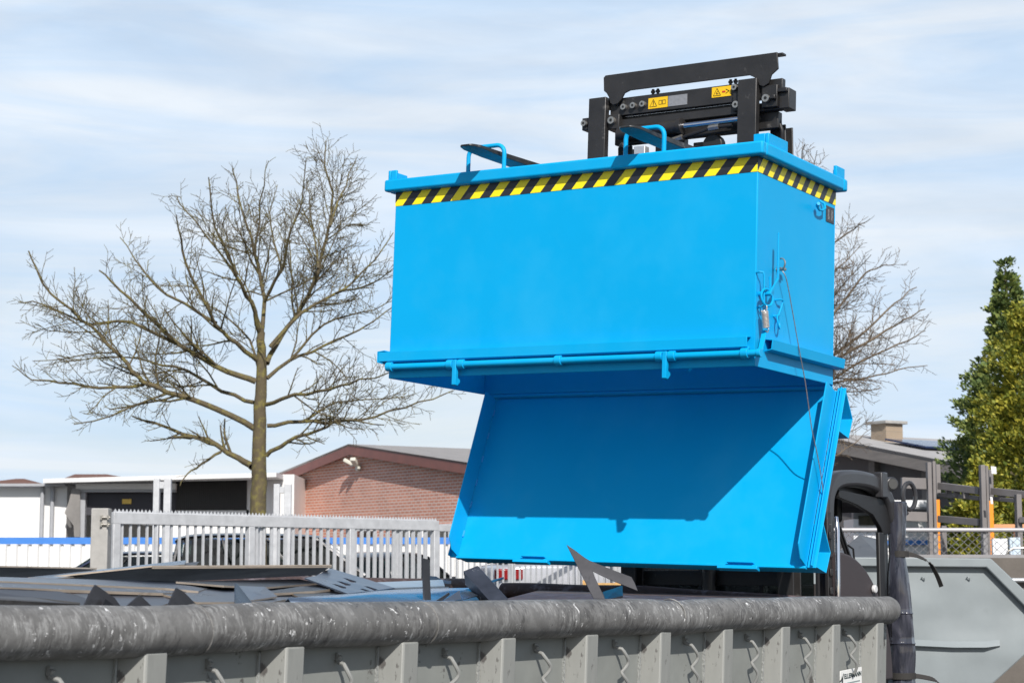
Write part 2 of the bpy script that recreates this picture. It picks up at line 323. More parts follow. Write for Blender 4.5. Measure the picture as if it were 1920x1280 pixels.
# lever, rods, ring and spring on the short side
m = MB(); m.prism([(.055, .112, .636), (.055, .126, .637), (.055, .124, .417), (.055, .04, .333), (.055, .028, .343), (.055, .110, .421)], (.007, 0, 0))
m.cyl((0, .035, .339), (.066, .035, .339), .012, 10); m.build('release_lever', BLUE, hop, bevel=.0015)
m = MB(); m.tube([(0, -.0 + .004, .436), (.02, -.001, .437), (.035, .006, .436), (.038, .010, .42), (.036, .017, .286), (.02, .02, .276), (0, .02, .272)], .0048, 8); m.build('guide_rod', BLUE, hop, smooth=True)
m = MB(); m.tube([(.04, .068, .425), (.04, .07, .353), (.06, .05, .335)], .0055, 8); m.build('guide_rod', BLUE, hop, smooth=True)
m = MB(); m.ring((.052, .016, .318), (.96, -.25, .1), .040, .0052, 28, 8); m.build('pull_ring', BLUE, hop, smooth=True)
m = MB(); c0 = Vector((.045, .007, .256)); c1 = Vector((.045, .024, .180)); dv = (c1 - c0); u = dv.orthogonal().normalized(); v = dv.normalized().cross(u)
NT = 13; m.tube([c0 + dv * (i / (NT * 12)) + (u * math.cos(i * R(30)) + v * math.sin(i * R(30))) * .0145 for i in range(NT * 12 + 1)], .0031, 6)
m.tube([(.045, .001, .285), (.057, .004, .275), (.057, .006, .262), (.045, .007, .256)], .003, 6); m.tube([(.045, .024, .180), (.057, .028, .172), (.05, .034, .158), (.038, .036, .165)], .003, 6)
m.build('tension_spring', mat('bright_spring_steel', (.66, .63, .60), .3, .6, var=.1), hop, smooth=True)
m = MB(); m.beam((.030, .043, .168), (.040, -.028, .050), .008, .024, (1, 0, 0)); m.cyl((.032, -.034, .055), (.052, -.034, .055), .02, 14); m.build('link_arm', BLUE, hop, bevel=.0015)
m = MB(); m.tube([(0, .206, .335), (.022, .208, .336), (.026, .236, .338), (.024, .246, .330), (.02, .236, .30), (.016, .216, .262), (.012, .196, .258), (0, .192, .256)], .0048, 8)
m.ring((.022, .205, .228), (.93, .3, .15), .030, .0042, 24, 8); m.build('safety_hook', BLUE, hop, smooth=True)
m = MB(); m.ring((.03, .205, .505), (.3, .9, 0), .026, .004, 18, 8, -60, 200); m.cyl((0, .218, .482), (.045, .218, .482), .006, 8); m.cyl((.022, .206, .481), (.03, .25, .486), .009, 8)
m.build('eye_bolt', BOLT, hop, smooth=True)
m = MB(); m.tube([(0, .70, .90), (.022, .71, .885), (.03, .70, .86), (.028, .672, .846), (.026, .64, .842), (.028, .612, .852), (.03, .604, .868)], .006, 8); m.cyl((.02, .63, .86), (.04, .60, .866), .009, 8)
m.build('wall_hook', BLUE, hop, smooth=True)
m = MB(); m.box(.001, .003, .775, .872, .812, .892); dp = m.build('data_plate', mat('black_data_plate', (.03, .03, .035), .4, var=.1), hop)
m = MB()
for k in range(8):
    for y0, wd in ((.795, .024), (.836, .022)): m.box(.0031, .0036, y0, y0 + wd * random.uniform(.6, 1), .826 + k * .0066, .829 + k * .0066)
m.build('plate_print', mat('grey_print', (.35, .35, .36), .5), dp)
# ---- the flap, hinged on the far bottom edge, hanging open
XR, YH, ZH, PH, FL, FWD = .0205, .8925, -.0161, .35652, .9485, 2.04
FM = Matrix.Translation((XR, YH, ZH)) @ Matrix(((1, 0, 0), (0, -math.sin(PH), -math.cos(PH)), (0, -math.cos(PH), math.sin(PH)))).to_4x4()
# flap frame: x right, y = down along the flap, z = out of its inner face (towards the mouth)
def F(x, l, n): return tuple(FM @ Vector((x, l, n)))
class FB(MB):
    def fbox(s, x0, x1, l0, l1, n0, n1):
        return s.hexa([F(x0, l0, n0), F(x1, l0, n0), F(x1, l1, n0), F(x0, l1, n0), F(x0, l0, n1), F(x1, l0, n1), F(x1, l1, n1), F(x0, l1, n1)])
    def fpoly(s, pts, a, b): return s.prism([F(*p) for p in pts], FM.to_3x3() @ Vector((b[0] - a[0], b[1] - a[1], b[2] - a[2])))
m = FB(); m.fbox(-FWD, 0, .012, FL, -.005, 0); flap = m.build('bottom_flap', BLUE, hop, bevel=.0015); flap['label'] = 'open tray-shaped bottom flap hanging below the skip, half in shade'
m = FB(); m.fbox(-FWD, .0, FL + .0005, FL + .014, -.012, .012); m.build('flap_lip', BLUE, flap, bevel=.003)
for x in (-1.66, -.46):
    m = FB(); m.fbox(x - .0, x + .215, FL + .0145, FL + .032, -.008, .03); m.fbox(x + .045, x + .19, FL - .004, FL + .0, .0005, .03); m.build('latch_plate', BLUE, flap, bevel=.003)
wp = [(.02, .004), (.02, .118), (FL - .07, .118), (FL - .012, .07), (FL, .004)]
for x0, x1, nm in ((-.008, -.001, 'r'), (-FWD + .001, -FWD + .007, 'l')):
    m = FB(); m.fpoly([(x0, l, n) for l, n in wp], (x0, 0, 0), (x1, 0, 0)); m.build('flap_side', BLUE, flap, bevel=.0015)
for x in (.002, -FWD - .050):
    m = FB(); m.fbox(x, x + .046, -.004, FL + .004, -.012, -.004); m.fbox(x + (.026 if x > -1 else 0), x + (.032 if x > -1 else .006), .0, FL, -.0035, .018); m.build('flap_flange', BLUE, flap, bevel=.002)
for l0 in (.085, .80):                                     # folded runners under the flap, their ends open
    m = FB(); x0 = -FWD - .03; ln = FWD + .075
    m.strip([F(x0, l0 - .075, -.013), F(x0, l0 + .02, -.14), F(x0, l0 + .125, -.13), F(x0, l0 + .14, -.013)], .005, FM.to_3x3() @ Vector((ln, 0, 0)))
    m.build('flap_runner', BLUE, flap, bevel=.0015)
WB = mat('weld_bead', (.05, .40, .80), .35, bump=.6, bscale=150)
for l in (.08, .22, .36, .5, .63, .8):
    m = FB(); m.fbox(-FWD + .007, -FWD + .013, l, l + .035, .0005, .007); m.build('weld_seam', WB, flap)
m = MB(); m.box(-W + .004, -.004, D + .0006, D + .006, -.075, .03); m.build('hinge_strip', BLUE, hop)
m = MB(); m.cyl((-W + .02, D - .004, -.012), (-.02, D - .004, -.012), .011, 10); m.build('hinge_pin', BLUE, hop, smooth=True)
# the wire rope from the eye bolt to the flap's outer corner
RP = [Vector(p) for p in ((.03, .208, .478), (.045, .215, .455), (.05, .239, .409), (.05, .307, .269), (.05, .376, .122), (.05, .454, -.033), (.05, .532, -.239), (.05, .601, -.362), (.05, .661, -.487), (.045, .690, -.552))]
RQ = []
for k in range(len(RP) - 1):
    p0, p1, p2, p3 = RP[max(k - 1, 0)], RP[k], RP[k + 1], RP[min(k + 2, len(RP) - 1)]
    for q in range(4):
        t = q / 4; RQ.append(.5 * ((2 * p1) + (p2 - p0) * t + (2 * p0 - 5 * p1 + 4 * p2 - p3) * t * t + (3 * p1 - p0 - 3 * p2 + p3) * t ** 3))
m = MB(); m.tube(RQ + [RP[-1]], .0028, 6)
m.build('wire_rope', mat('steel_wire_rope', (.30, .30, .31), .4, .6, var=.3, scale=80), hop, smooth=True)

# ------------------------------------------------------------------ forklift truck
fl = empty('forklift_truck', mat=Matrix.Translation((BO.x, BO.y, 0)) @ Matrix.Rotation(R(-33.2178), 4, 'Z'))
tag(fl, 'black forklift truck with enclosed cab, lifting the blue skip on its forks', 'forklift')
bpy.context.view_layer.update()
TOC = fl.matrix_world.inverted() @ BM                       # box frame -> truck frame
def carr(name, mb, mt, parent=None, **k):
    mb.v = [tuple(TOC @ Vector(p)) for p in mb.v]; return mb.build(name, mt, parent or fl, **k)
for xc in (-1.487, -.562):
    hw = .055; m = MB(); zb = 1.122
    m.prism([(xc - hw, .98, zb + .045), (xc - hw, .98, zb), (xc - hw, -.10, zb), (xc - hw * .75, -.30, zb + .006), (xc - hw * .75, -.30, zb + .018), (xc - hw, -.08, zb + .024)], (0, 0, 0))
    m.v = []; m.f = []
    def sec(y, z0, z1, h):
        xk = xc - .034 * (1 - y) / 1.2; return [(xk - h, y, z0), (xk + h, y, z0), (xk + h, y, z1), (xk - h, y, z1)]
    S = [sec(1.0, zb, zb + .045, hw), sec(.5, zb, zb + .036, hw), sec(0, zb + .003, zb + .027, hw), sec(-.15, zb + .010, zb + .026, hw), sec(-.20, zb + .012, zb + .024, hw * .72), sec(-.215, zb + .013, zb + .022, hw * .45)]
    vs = [p for q in S for p in q]; fs = [(i * 4 + k, i * 4 + (k + 1) % 4, i * 4 + 4 + (k + 1) % 4, i * 4 + 4 + k) for i in range(5) for k in range(4)] + [(0, 1, 2, 3), (20, 21, 22, 23)]
    m.add(vs, fs); fk = carr('fork', m, FORKM, bevel=.003)
    m = MB(); m.box(xc - hw, xc + hw, 1.0005, 1.045, zb, 1.66); carr('fork_shank', m, DBLK, fk, bevel=.004)
    m = MB(); m.box(xc - .055, xc + .055, 1.046, 1.085, 1.60, 1.66); carr('fork_hook', m, DBLK, fk, bevel=.003)
def bolts(lst, y, r, parent):
    for x, z in lst:
        m = MB(); m.cyl((x, y, z), (x, y - .022, z), r, 12); m.cyl((x, y - .0222, z), (x, y - .0226, z), r * .55, 6)
        b = carr('bolt', m, BOLT, parent, smooth=True)
        m = MB(); m.cyl((x, y - .0228, z), (x, y - .0232, z), r * .45, 6); carr('bolt_socket', m, BLKINK, b)
m = MB(); m.box(-1.43, -.38, 1.05, 1.09, 1.555, 1.655); up = carr('upper_carriage_bar', m, DBLK, bevel=.003)
m = MB(); m.box(-1.43, -.40, 1.06, 1.11, 1.49, 1.535); carr('slide_rail', m, DBLK, bevel=.004)
m = MB(); m.box(-1.38, -.60, 1.085, 1.13, 1.536, 1.554); carr('slide_recess', m, RUBBER)
m = MB(); m.box(-1.42, -.42, 1.09, 1.14, 1.40, 1.489); carr('cross_member', m, DBLK, bevel=.004)
m = MB(); m.box(-1.44, -1.36, 1.03, 1.12, 1.478, 1.562); bl = carr('bearing_block', m, DBLK, bevel=.004); bolts([(-1.40, 1.524)], 1.028, .021, bl)
m = MB(); m.box(-.66, -.61, 1.03, 1.12, 1.50, 1.60); bl = carr('bearing_block', m, DBLK, bevel=.004); bolts([(-.633, 1.53)], 1.028, .019, bl)
m = MB(); m.box(-.49, -.40, 1.03, 1.12, 1.50, 1.62); m.box(-.399, -.34, 1.05, 1.14, 1.49, 1.60); m.box(-.40, -.345, 1.03, 1.0495, 1.575, 1.598); m.box(-.43, -.40, 1.0, 1.0295, 1.535, 1.558)
bl = carr('bearing_block', m, DBLK, bevel=.004); bolts([(-.457, 1.545)], 1.028, .021, bl)
m = MB(); m.box(-1.60, -1.555, 1.03, 1.10, 1.49, 1.56); bl = carr('bearing_block', m, DBLK, bevel=.004); bolts([(-1.578, 1.525)], 1.028, .017, bl)
bolts([(-1.395, 1.632), (-1.337, 1.598), (-1.277, 1.60), (-1.217, 1.602), (-.655, 1.632)], 1.05, .017, up)
# yellow warning labels and the silver plate on the bar
for x0, x1, kind in ((-1.186, -1.066, 0), (-.795, -.68, 1)):
    m = MB(); zz = (1.572, 1.632) if kind == 0 else (1.592, 1.648)
    m.box(x0, x1, 1.047, 1.0495, *zz); lb = carr('warning_label', m, YLAB, up)
    xm = x0 + .032; zc = sum(zz) / 2; a = .022; m = MB(); t3 = [(xm - a, zc - .019), (xm + a, zc - .019), (xm, zc + .021)]
    for i in range(3):
        p, q = t3[i], t3[(i + 1) % 3]; m.beam((p[0], 1.0462, p[1]), (q[0], 1.0462, q[1]), .0012, .0035, (0, 1, 0))
    if kind == 0:
        m.box(xm - .002, xm + .002, 1.0455, 1.0465, zc - .006, zc + .010); m.box(xm - .002, xm + .002, 1.0455, 1.0465, zc - .013, zc - .009)
        for q in range(2):
            xb = x0 + .066 + q * .022
            m.box(xb, xb + .020, 1.0455, 1.0465, zc - .012, zc - .010); m.box(xb, xb + .020, 1.0455, 1.0465, zc + .010, zc + .012); m.box(xb, xb + .002, 1.0455, 1.0465, zc - .010, zc + .010); m.box(xb + .018, xb + .020, 1.0455, 1.0465, zc - .010, zc + .010)
    else:
        m.beam((xm - .006, 1.0462, zc - .008), (xm + .004, 1.0462, zc + .004), .0012, .006, (0, 1, 0)); m.box(xm - .004, xm + .008, 1.0455, 1.0465, zc - .012, zc - .008)
        m.beam((x0 + .085, 1.0462, zc + .012), (x0 + .105, 1.0462, zc), .0012, .005, (0, 1, 0)); m.beam((x0 + .085, 1.0462, zc - .012), (x0 + .105, 1.0462, zc), .0012, .005, (0, 1, 0))
    carr('pictogram', m, BLKINK, lb)
    if kind == 1:
        m = MB(); m.box(x0 + .062, x0 + .082, 1.0455, 1.0465, zc - .006, zc + .003); carr('pictogram', m, mat('red_ink', (.5, .03, .02), .5), lb)
m = MB(); m.box(-1.062, -.945, 1.047, 1.0495, 1.573, 1.632); carr('rating_plate', m, SLAB, up)
# load guard over the carriage
gp = [(-1.458, 1.70), (-1.462, 1.775), (-1.450, 1.787), (-.40, 1.790), (-.392, 1.70), (-.43, 1.672), (-.445, 1.628), (-.475, 1.612), (-.50, 1.622), (-.515, 1.66), (-.56, 1.684), (-1.29, 1.684), (-1.325, 1.672), (-1.342, 1.642), (-1.365, 1.618), (-1.395, 1.612), (-1.415, 1.625), (-1.425, 1.66), (-1.44, 1.684)]
m = MB(); m.prism([(x, 1.02, z) for x, z in gp], (0, .012, 0)); m.box(-1.45, -.372, 1.0325, 1.075, 1.776, 1.788); gd = carr('load_guard', m, DBLK, bevel=.002)
m = MB()
for x in (-1.165, -1.135, -.69, -.66): m.cyl((x, 1.06, 1.655), (x, 1.06, 1.684), .008, 8); m.cyl((x, 1.06, 1.664), (x, 1.06, 1.676), .0125, 6)
carr('guard_fitting', m, RUBBER, gd, smooth=True)
# side-shift cylinder and hoses
m = MB(); m.cyl((-1.36, 1.03, 1.445), (-.965, 1.03, 1.45), .036, 18); m.cyl((-.985, 1.03, 1.45), (-.960, 1.03, 1.45), .044, 18); cy = carr('hydraulic_cylinder', m, DBLK, smooth=True)
m = MB(); m.cyl((-.96, 1.03, 1.45), (-.60, 1.03, 1.454), .0165, 14); carr('piston_rod', m, CHROME, cy, smooth=True)
for pth in ([(-1.0, 1.04, 1.385), (-.92, 1.03, 1.395), (-.84, 1.03, 1.41), (-.78, 1.03, 1.425), (-.66, 1.03, 1.425)], [(-1.36, 1.05, 1.38), (-1.33, 1.02, 1.385), (-1.31, 1.02, 1.36), (-1.30, 1.03, 1.30), (-1.30, 1.05, 1.1)],
            [(-.46, 1.15, 1.50), (-.43, 1.12, 1.45), (-.41, 1.12, 1.39), (-.42, 1.14, 1.30), (-.43, 1.15, 1.1)], [(-1.10, 1.1, 1.33), (-1.0, 1.05, 1.37), (-.95, 1.05, 1.33), (-.93, 1.08, 1.15)]):
    m = MB(); P = [Vector(p) for p in pth]; Q = []
    for i in range(len(P) - 1):
        for k in range(5): Q.append(P[i].lerp(P[i + 1], k / 5))
    Q.append(P[-1]); m.tube(Q, .010, 8); carr('hydraulic_hose', m, RUBBER, smooth=True)
m = MB(); m.cyl((-1.02, 1.03, 1.375), (-.96, 1.03, 1.39), .016, 6); carr('hose_fitting', m, BOLT)
m = MB(); m.cyl((-.80, 1.03, 1.42), (-.74, 1.03, 1.424), .015, 6); carr('hose_fitting', m, BOLT)
m = MB(); m.cyl((-.80, 1.07, 1.34), (-.80, 1.12, 1.34), .06, 18); carr('chain_pulley', m, RUBBER, bevel=.006)
m = MB(); m.box(-1.16, -.98, 1.09, 1.14, 1.10, 1.40); m.box(-.93, -.86, 1.10, 1.15, 1.10, 1.37); carr('chain_bracket', m, DBLK, bevel=.004)
m = MB(); m.box(-1.25, -1.18, 1.01, 1.06, 1.16, 1.36); carr('valve_block', m, ZINC, bevel=.004)
# mast: two nested rails each side down to the chassis (mast uprights stand on the ground frame)
top = (TOC @ Vector((-1.0, 1.2, 1.42))).z
for x in (-1.40, -.46):
    p = TOC @ Vector((x, 1.2, 1.4)); m = MB()
    m.box(p.x - .045, p.x + .045, p.y - .03, p.y - .018, .25, top); m.box(p.x - .045, p.x + .045, p.y + .058, p.y + .07, .25, top); m.box(p.x - .008, p.x + .008, p.y - .018, p.y + .058, .25, top)
    m.build('mast_rail', DBLK, fl, bevel=.003)
for zz in (.5, 1.5, 2.35, top - .12):
    m = MB(); p0 = TOC @ Vector((-1.40, 1.2, 1.4)); p1 = TOC @ Vector((-.46, 1.2, 1.4)); m.box(p0.x, p1.x, p0.y + .071, p0.y + .11, zz, zz + .08); m.build('mast_cross_bar', DBLK, fl, bevel=.003)
p = TOC @ Vector((-.93, 1.23, 1.3)); m = MB(); m.cyl((p.x, p.y, .3), (p.x, p.y, p.z - .05), .035, 16); m.build('lift_cylinder', DBLK, fl, smooth=True)
# chassis, wheels, cab (truck frame: x across, y towards its rear)
XL, XRt, YF, YB = -1.66, -.46, 1.75, 2.90
CABP = mat('cab_black_plastic', (.035, .035, .038), .35, var=.15, scale=5, bump=.03, bscale=200)
m = MB(); m.prism([(XL, YF - .1, .35), (XL, YF + .3, .9), (XL, YB - .3, .80), (XL, YB + .75, .74), (XL, YB + .9, .6), (XL, YB + .85, .28), (XL, YF - .1, .28)], (XRt - XL, 0, 0)); m.build('chassis', mat('forklift_body_paint', (.05, .05, .055), .35), fl, bevel=.04, seg=3)
for x in (XL - .02, XRt - .18):
    for y in (YF + .05, YB + .45):
        m = MB(); rr = .33 if y < 2.2 else .27; m.cyl((x, y, rr), (x + .2, y, rr), rr, 24); wh = m.build('wheel', RUBBER, fl, bevel=.03, seg=3)
        m = MB(); m.cyl((x - .004, y, rr), (x + .204, y, rr), rr * .5, 16); m.build('wheel_rim', ZINC, wh)
def arch_bar(x, w_, r0, pth, name, mt, bev=.02):
    m = MB(); P = [Vector((x, y, z)) for y, z in pth]
    for i in range(len(P)): pass
    vs = []; n = len(P)
    for i in range(n):
        t = (P[min(i + 1, n - 1)] - P[max(i - 1, 0)]).normalized(); nn = Vector((0, -t.z, t.y))
        th_ = r0[i] if isinstance(r0, list) else r0
        vs += [P[i] + Vector((-w_ / 2, 0, 0)) + nn * th_ / 2, P[i] + Vector((w_ / 2, 0, 0)) + nn * th_ / 2, P[i] + Vector((w_ / 2, 0, 0)) - nn * th_ / 2, P[i] + Vector((-w_ / 2, 0, 0)) - nn * th_ / 2]
    fs = [(i * 4 + k, i * 4 + (k + 1) % 4, i * 4 + 4 + (k + 1) % 4, i * 4 + 4 + k) for i in range(n - 1) for k in range(4)] + [(0, 1, 2, 3), (4 * n - 4, 4 * n - 3, 4 * n - 2, 4 * n - 1)]
    m.add(vs, fs); return m.build(name, mt, fl, bevel=bev, seg=3)
def sm(pts, n=5):                                          # Catmull-Rom through 2-D points
    o_ = []
    for i in range(len(pts) - 1):
        p0, p1, p2, p3 = pts[max(i - 1, 0)], pts[i], pts[i + 1], pts[min(i + 2, len(pts) - 1)]
        for k in range(n):
            t = k / n; o_.append(tuple(.5 * ((2 * p1[j]) + (-p0[j] + p2[j]) * t + (2 * p0[j] - 5 * p1[j] + 4 * p2[j] - p3[j]) * t * t + (-p0[j] + 3 * p1[j] - 3 * p2[j] + p3[j]) * t ** 3) for j in range(2)))
    return o_ + [tuple(pts[-1])]
CABIN = [(YF + .13, 1.0), (YF + .13, 1.60), (YF + .13, 1.88), (YF + .17, 2.02), (YF + .30, 2.085), (YF + .60, 2.10), (YF + .84, 2.075), (YF + 1.0, 2.0), (YF + 1.09, 1.86)]
for x in (XRt - .04, XL + .04):
    arch_bar(x, .09, .095, sm(CABIN), 'cab_guard', CABP, .03)
m = MB(); P = sm(CABIN[3:8], 4); P = [(y, z + .02) for y, z in P]; vs = [(x, y, z + (.018 if 0 < i < len(P) - 1 else .0)) for i, (y, z) in enumerate(P) for x in (XL + .09, XRt - .09)]
vs += [(x, y, z - .10) for i, (y, z) in enumerate(P) for x in (XL + .09, XRt - .09)]
n = len(P); fs = [(2 * i, 2 * i + 1, 2 * i + 3, 2 * i + 2) for i in range(n - 1)] + [(2 * n + 2 * i, 2 * n + 2 * i + 2, 2 * n + 2 * i + 3, 2 * n + 2 * i + 1) for i in range(n - 1)]
fs += [(2 * i, 2 * i + 2, 2 * n + 2 * i + 2, 2 * n + 2 * i) for i in range(n - 1)] + [(2 * i + 1, 2 * n + 2 * i + 1, 2 * n + 2 * i + 3, 2 * i + 3) for i in range(n - 1)] + [(0, 2 * n, 2 * n + 1, 1), (2 * n - 2, 2 * n - 1, 4 * n - 1, 4 * n - 2)]
m.add(vs, fs); m.build('cab_roof', CABP, fl)
m = MB(); m.box(XRt - .11, XRt - .07, YF + 1.04, YF + 1.12, .9, 1.95); m.build('rear_post', CABP, fl, bevel=.008)
m = MB(); m.beam((XL + .03, YF + .99, 1.95), (XL + .03, YF + 1.02, 1.0), .05, .12, (1, 0, 0)); m.build('rear_post', CABP, fl, bevel=.008)
m = MB(); m.prism([(XRt - .05, YF + .30, 2.03), (XRt - .05, YF + 1.06, 1.99), (XRt - .05, YF + 1.06, 1.80), (XRt - .05, YF + .93, 1.785), (XRt - .05, YF + .89, 1.83), (XRt - .05, YF + .78, 1.90), (XRt - .05, YF + .55, 1.95), (XRt - .05, YF + .30, 1.985)], (.03, 0, 0)); m.build('rear_gusset', RUBBER, fl, bevel=.004)
m = MB(); m.box(XL + .08, XRt - .08, YF + .06, YF + .066, .98, 1.98); m.build('windscreen', glass_mat('smoked_glass', (.16, .18, .19), .5), fl)

m = MB(); m.box(XL + .0, XL + .02, YF + .05, YF + .95, .95, 1.95); m.build('side_window', glass_mat('clear_side_glass', (.8, .85, .86), .86), fl)
m = MB(); m.box(XL + .05, XRt - .05, YF + .07, YF + .20, .90, 1.12); m.build('dashboard', CABP, fl, bevel=.02)
m = MB(); m.box(XL + .30, XRt - .25, YF - .075, YF - .068, 1.0, 1.9); m.v = []; m.f = []
for x in (XL + .42, XL + .80): m.box(x, x + .018, YF + .044, YF + .058, .98, 1.98)
m.build('screen_divider', RUBBER, fl)
# operator's seat, steering wheel, levers
m = MB(); sp = sm([(YF + .72, 1.02), (YF + .78, 1.3), (YF + .82, 1.42), (YF + .83, 1.5)], 4)
vs = []; prof = [(-.26, 0), (-.24, -.06), (-.12, -.085), (.12, -.085), (.24, -.06), (.26, 0), (.22, .06), (-.22, .06)]
xc = XRt - .44
for i, (y, z) in enumerate(sp):
    k = 1 - .35 * max(0, (i / len(sp) - .55)) ** 1.3 * 2
    vs += [(xc + px_ * k, y + py_ * k, z) for px_, py_ in prof]
nn = len(prof); fs = [(i * nn + k, i * nn + (k + 1) % nn, (i + 1) * nn + (k + 1) % nn, (i + 1) * nn + k) for i in range(len(sp) - 1) for k in range(nn)] + [tuple(range(nn)), tuple((len(sp) - 1) * nn + k for k in range(nn))]
m = MB(); m.add(vs, fs); m.box(xc - .25, xc + .25, YF + .25, YF + .74, .93, 1.06); m.build('seat', mat('black_seat_vinyl', (.028, .024, .024), .55, bump=.1, bscale=120), fl, bevel=.02, seg=3)
m = MB(); m.ring((xc, YF + .16, 1.22), (0, -.5, .86), .17, .014, 28, 8); m.cyl((xc, YF + .16, 1.22), (xc, YF + .05, 1.0), .02, 10); m.cyl((xc - .16, YF + .16, 1.22), (xc + .16, YF + .16, 1.22), .012, 8); m.build('steering_wheel', RUBBER, fl, smooth=True)
# rounded mudguard-like side panel behind the door opening and its grab handle
def disc(cx_, cy_, cz_, r, a0, a1, tk):
    return [(cx_, cy_, cz_)] + [(cx_, cy_ + r * math.cos(R(a0 + (a1 - a0) * i / 14)), cz_ + r * math.sin(R(a0 + (a1 - a0) * i / 14))) for i in range(15)]
m = MB(); m.prism(disc(XRt + .01, YF + .11, .955, .725, 0, 92, .02), (.05, 0, 0)); m.build('step_guard', mat('dark_brown_plastic', (.045, .036, .038), .6, bump=.12, bscale=180), fl, bevel=.015, seg=3)
m = MB(); m.cyl((XRt + .062, YF + .55, 1.475), (XRt + .085, YF + .55, 1.475), .024, 14); m.build('door_knob', mat('pale_knob', (.6, .6, .6), .3), fl, bevel=.006)
m = MB(); m.tube([(XRt + .05, YF + .10, 1.30), (XRt + .05, YF + .09, 1.40), (XRt + .05, YF + .10, 1.80), (XRt + .03, YF + .13, 1.87)], .013, 10); m.build('grab_rail', CHROME, fl, smooth=True)
m = MB(); m.box(XRt + .006, XRt + .028, YF + .02, YF + .07, 1.1, 1.9)
for k in range(7): m.box(XRt + .0282, XRt + .04, YF + .025, YF + .06, 1.15 + k * .1, 1.19 + k * .1)
m.build('door_hinge_rail', RUBBER, fl, bevel=.004)
m = MB(); m.tube([(XRt, YF + .20, 1.84), (XRt, YF + .32, 1.68), (XRt, YF + .44, 1.50)], .008, 8); m.beam((XRt + .004, YF + .22, 1.82), (XRt + .004, YF + .43, 1.56), .012, .03, (1, 0, 0)); m.tube([(XRt, YF + .36, 1.72), (XRt, YF + .43, 1.70), (XRt, YF + .45, 1.60), (XRt, YF + .47, 1.52)], .006, 6); m.build('wiper', RUBBER, fl, smooth=True)
m = MB(); m.cyl((XRt - .2, YF + .68, 1.855), (XRt - .2, YF + .68, 2.02), .028, 16); m.build('cab_lamp', RUBBER, fl, bevel=.02, seg=3)
m = MB(); m.box(XRt - .03, XRt + .02, YF + .83, YF + .92, 2.0, 2.15); m.build('roof_clip', CABP, fl, bevel=.008)
m = MB(); m.cyl((XRt - .02, YF + 1.02, 2.085), (XRt + .02, YF + .99, 2.085), .042, 20); wl = m.build('work_lamp', CABP, fl, bevel=.008)
m = MB(); m.cyl((XRt + .0205, YF + .9895, 2.085), (XRt + .024, YF + .987, 2.085), .030, 20); m.build('lamp_lens', mat('grey_lens', (.07, .07, .07), .1), wl)
m = MB(); c = Vector((XRt + .03, YF + 1.22, 2.02)); m.tube([c + Vector((.02 * math.cos(a), .05 * math.cos(a), .08 * math.sin(a))) for a in [R(i * 15) for i in range(25)]], .014, 8); m.tube([c + Vector((0, -.04, -.1)), c + Vector((-.02, -.12, -.14))], .012, 8); m.build('mirror_bracket', CABP, fl, smooth=True)
m = MB(); m.box(XRt - .03, XRt - .005, YF + .83, YF + .905, .55, 1.80); m.build('rear_pillar', RUBBER, fl, bevel=.006)
m = MB(); m.box(XRt - .2, XRt - .031, YF + .50, YF + .95, 1.47, 1.495); m.build('side_sill', RUBBER, fl, bevel=.006)
# rolled clear weather curtain strapped to the rear post
PLAST = bpy.data.materials.new('clear_plastic_film'); PLAST.use_nodes = True
pt_ = PLAST.node_tree; pb = pt_.nodes['Principled BSDF']; pb.inputs['Roughness'].default_value = .13; pb.inputs['Coat Weight'].default_value = .5; pb.inputs['Coat Roughness'].default_value = .06
c_ = pt_.nodes.new('ShaderNodeTexCoord'); mp_ = pt_.nodes.new('ShaderNodeMapping'); mp_.inputs['Scale'].default_value = (7, 7, 1.6); z_ = pt_.nodes.new('ShaderNodeTexNoise'); z_.inputs['Scale'].default_value = 2.2; z_.inputs['Detail'].default_value = 4; z_.inputs['Distortion'].default_value = 1.2
pt_.links.new(c_.outputs['Object'], mp_.inputs[0]); pt_.links.new(mp_.outputs[0], z_.inputs['Vector'])
rp = pt_.nodes.new('ShaderNodeValToRGB'); rp.color_ramp.elements[0].color = (.022, .024, .034, 1); rp.color_ramp.elements[1].color = (.075, .077, .10, 1); rp.color_ramp.elements[0].position = .4; rp.color_ramp.elements[1].position = .75
pt_.links.new(z_.outputs['Fac'], rp.inputs[0]); pt_.links.new(rp.outputs[0], pb.inputs['Base Color'])
bp_ = pt_.nodes.new('ShaderNodeBump'); bp_.inputs['Strength'].default_value = .35; bp_.inputs['Distance'].default_value = .03; pt_.links.new(z_.outputs['Fac'], bp_.inputs['Height']); pt_.links.new(bp_.outputs[0], pb.inputs['Normal'])
yc, xq = YF + 1.085, XRt + .0
prof = [(1.985, .050), (1.975, .060), (1.90, .057), (1.80, .054), (1.70, .049), (1.665, .047), (1.62, .053), (1.55, .062), (1.45, .069), (1.335, .073), (1.328, .078), (1.322, .073), (1.16, .075), (1.153, .080), (1.146, .076), (1.10, .077), (1.02, .072), (.965, .067), (.92, .074), (.7, .077), (.52, .07)]
m = MB(); n = 20; vs = []
zz = []
for i in range(len(prof) - 1):
    for k in range(5):
        t = k / 5; zz.append((prof[i][0] + (prof[i + 1][0] - prof[i][0]) * t, prof[i][1] + (prof[i + 1][1] - prof[i][1]) * t))
zz.append(prof[-1])
for z, r in zz:
    for k in range(n):
        a = 2 * math.pi * k / n; q = r * (1 + .13 * noise.noise(Vector((math.cos(a) * 2.2, math.sin(a) * 2.2, z * 2.5))) + .05 * math.sin(5 * a + z * 3) + .035 * math.sin(11 * a - z * 2))
        vs.append((xq + q * math.cos(a) + .02 * (1.98 - z) * .4, yc + q * math.sin(a) + .012 * math.sin(z * 7), z))
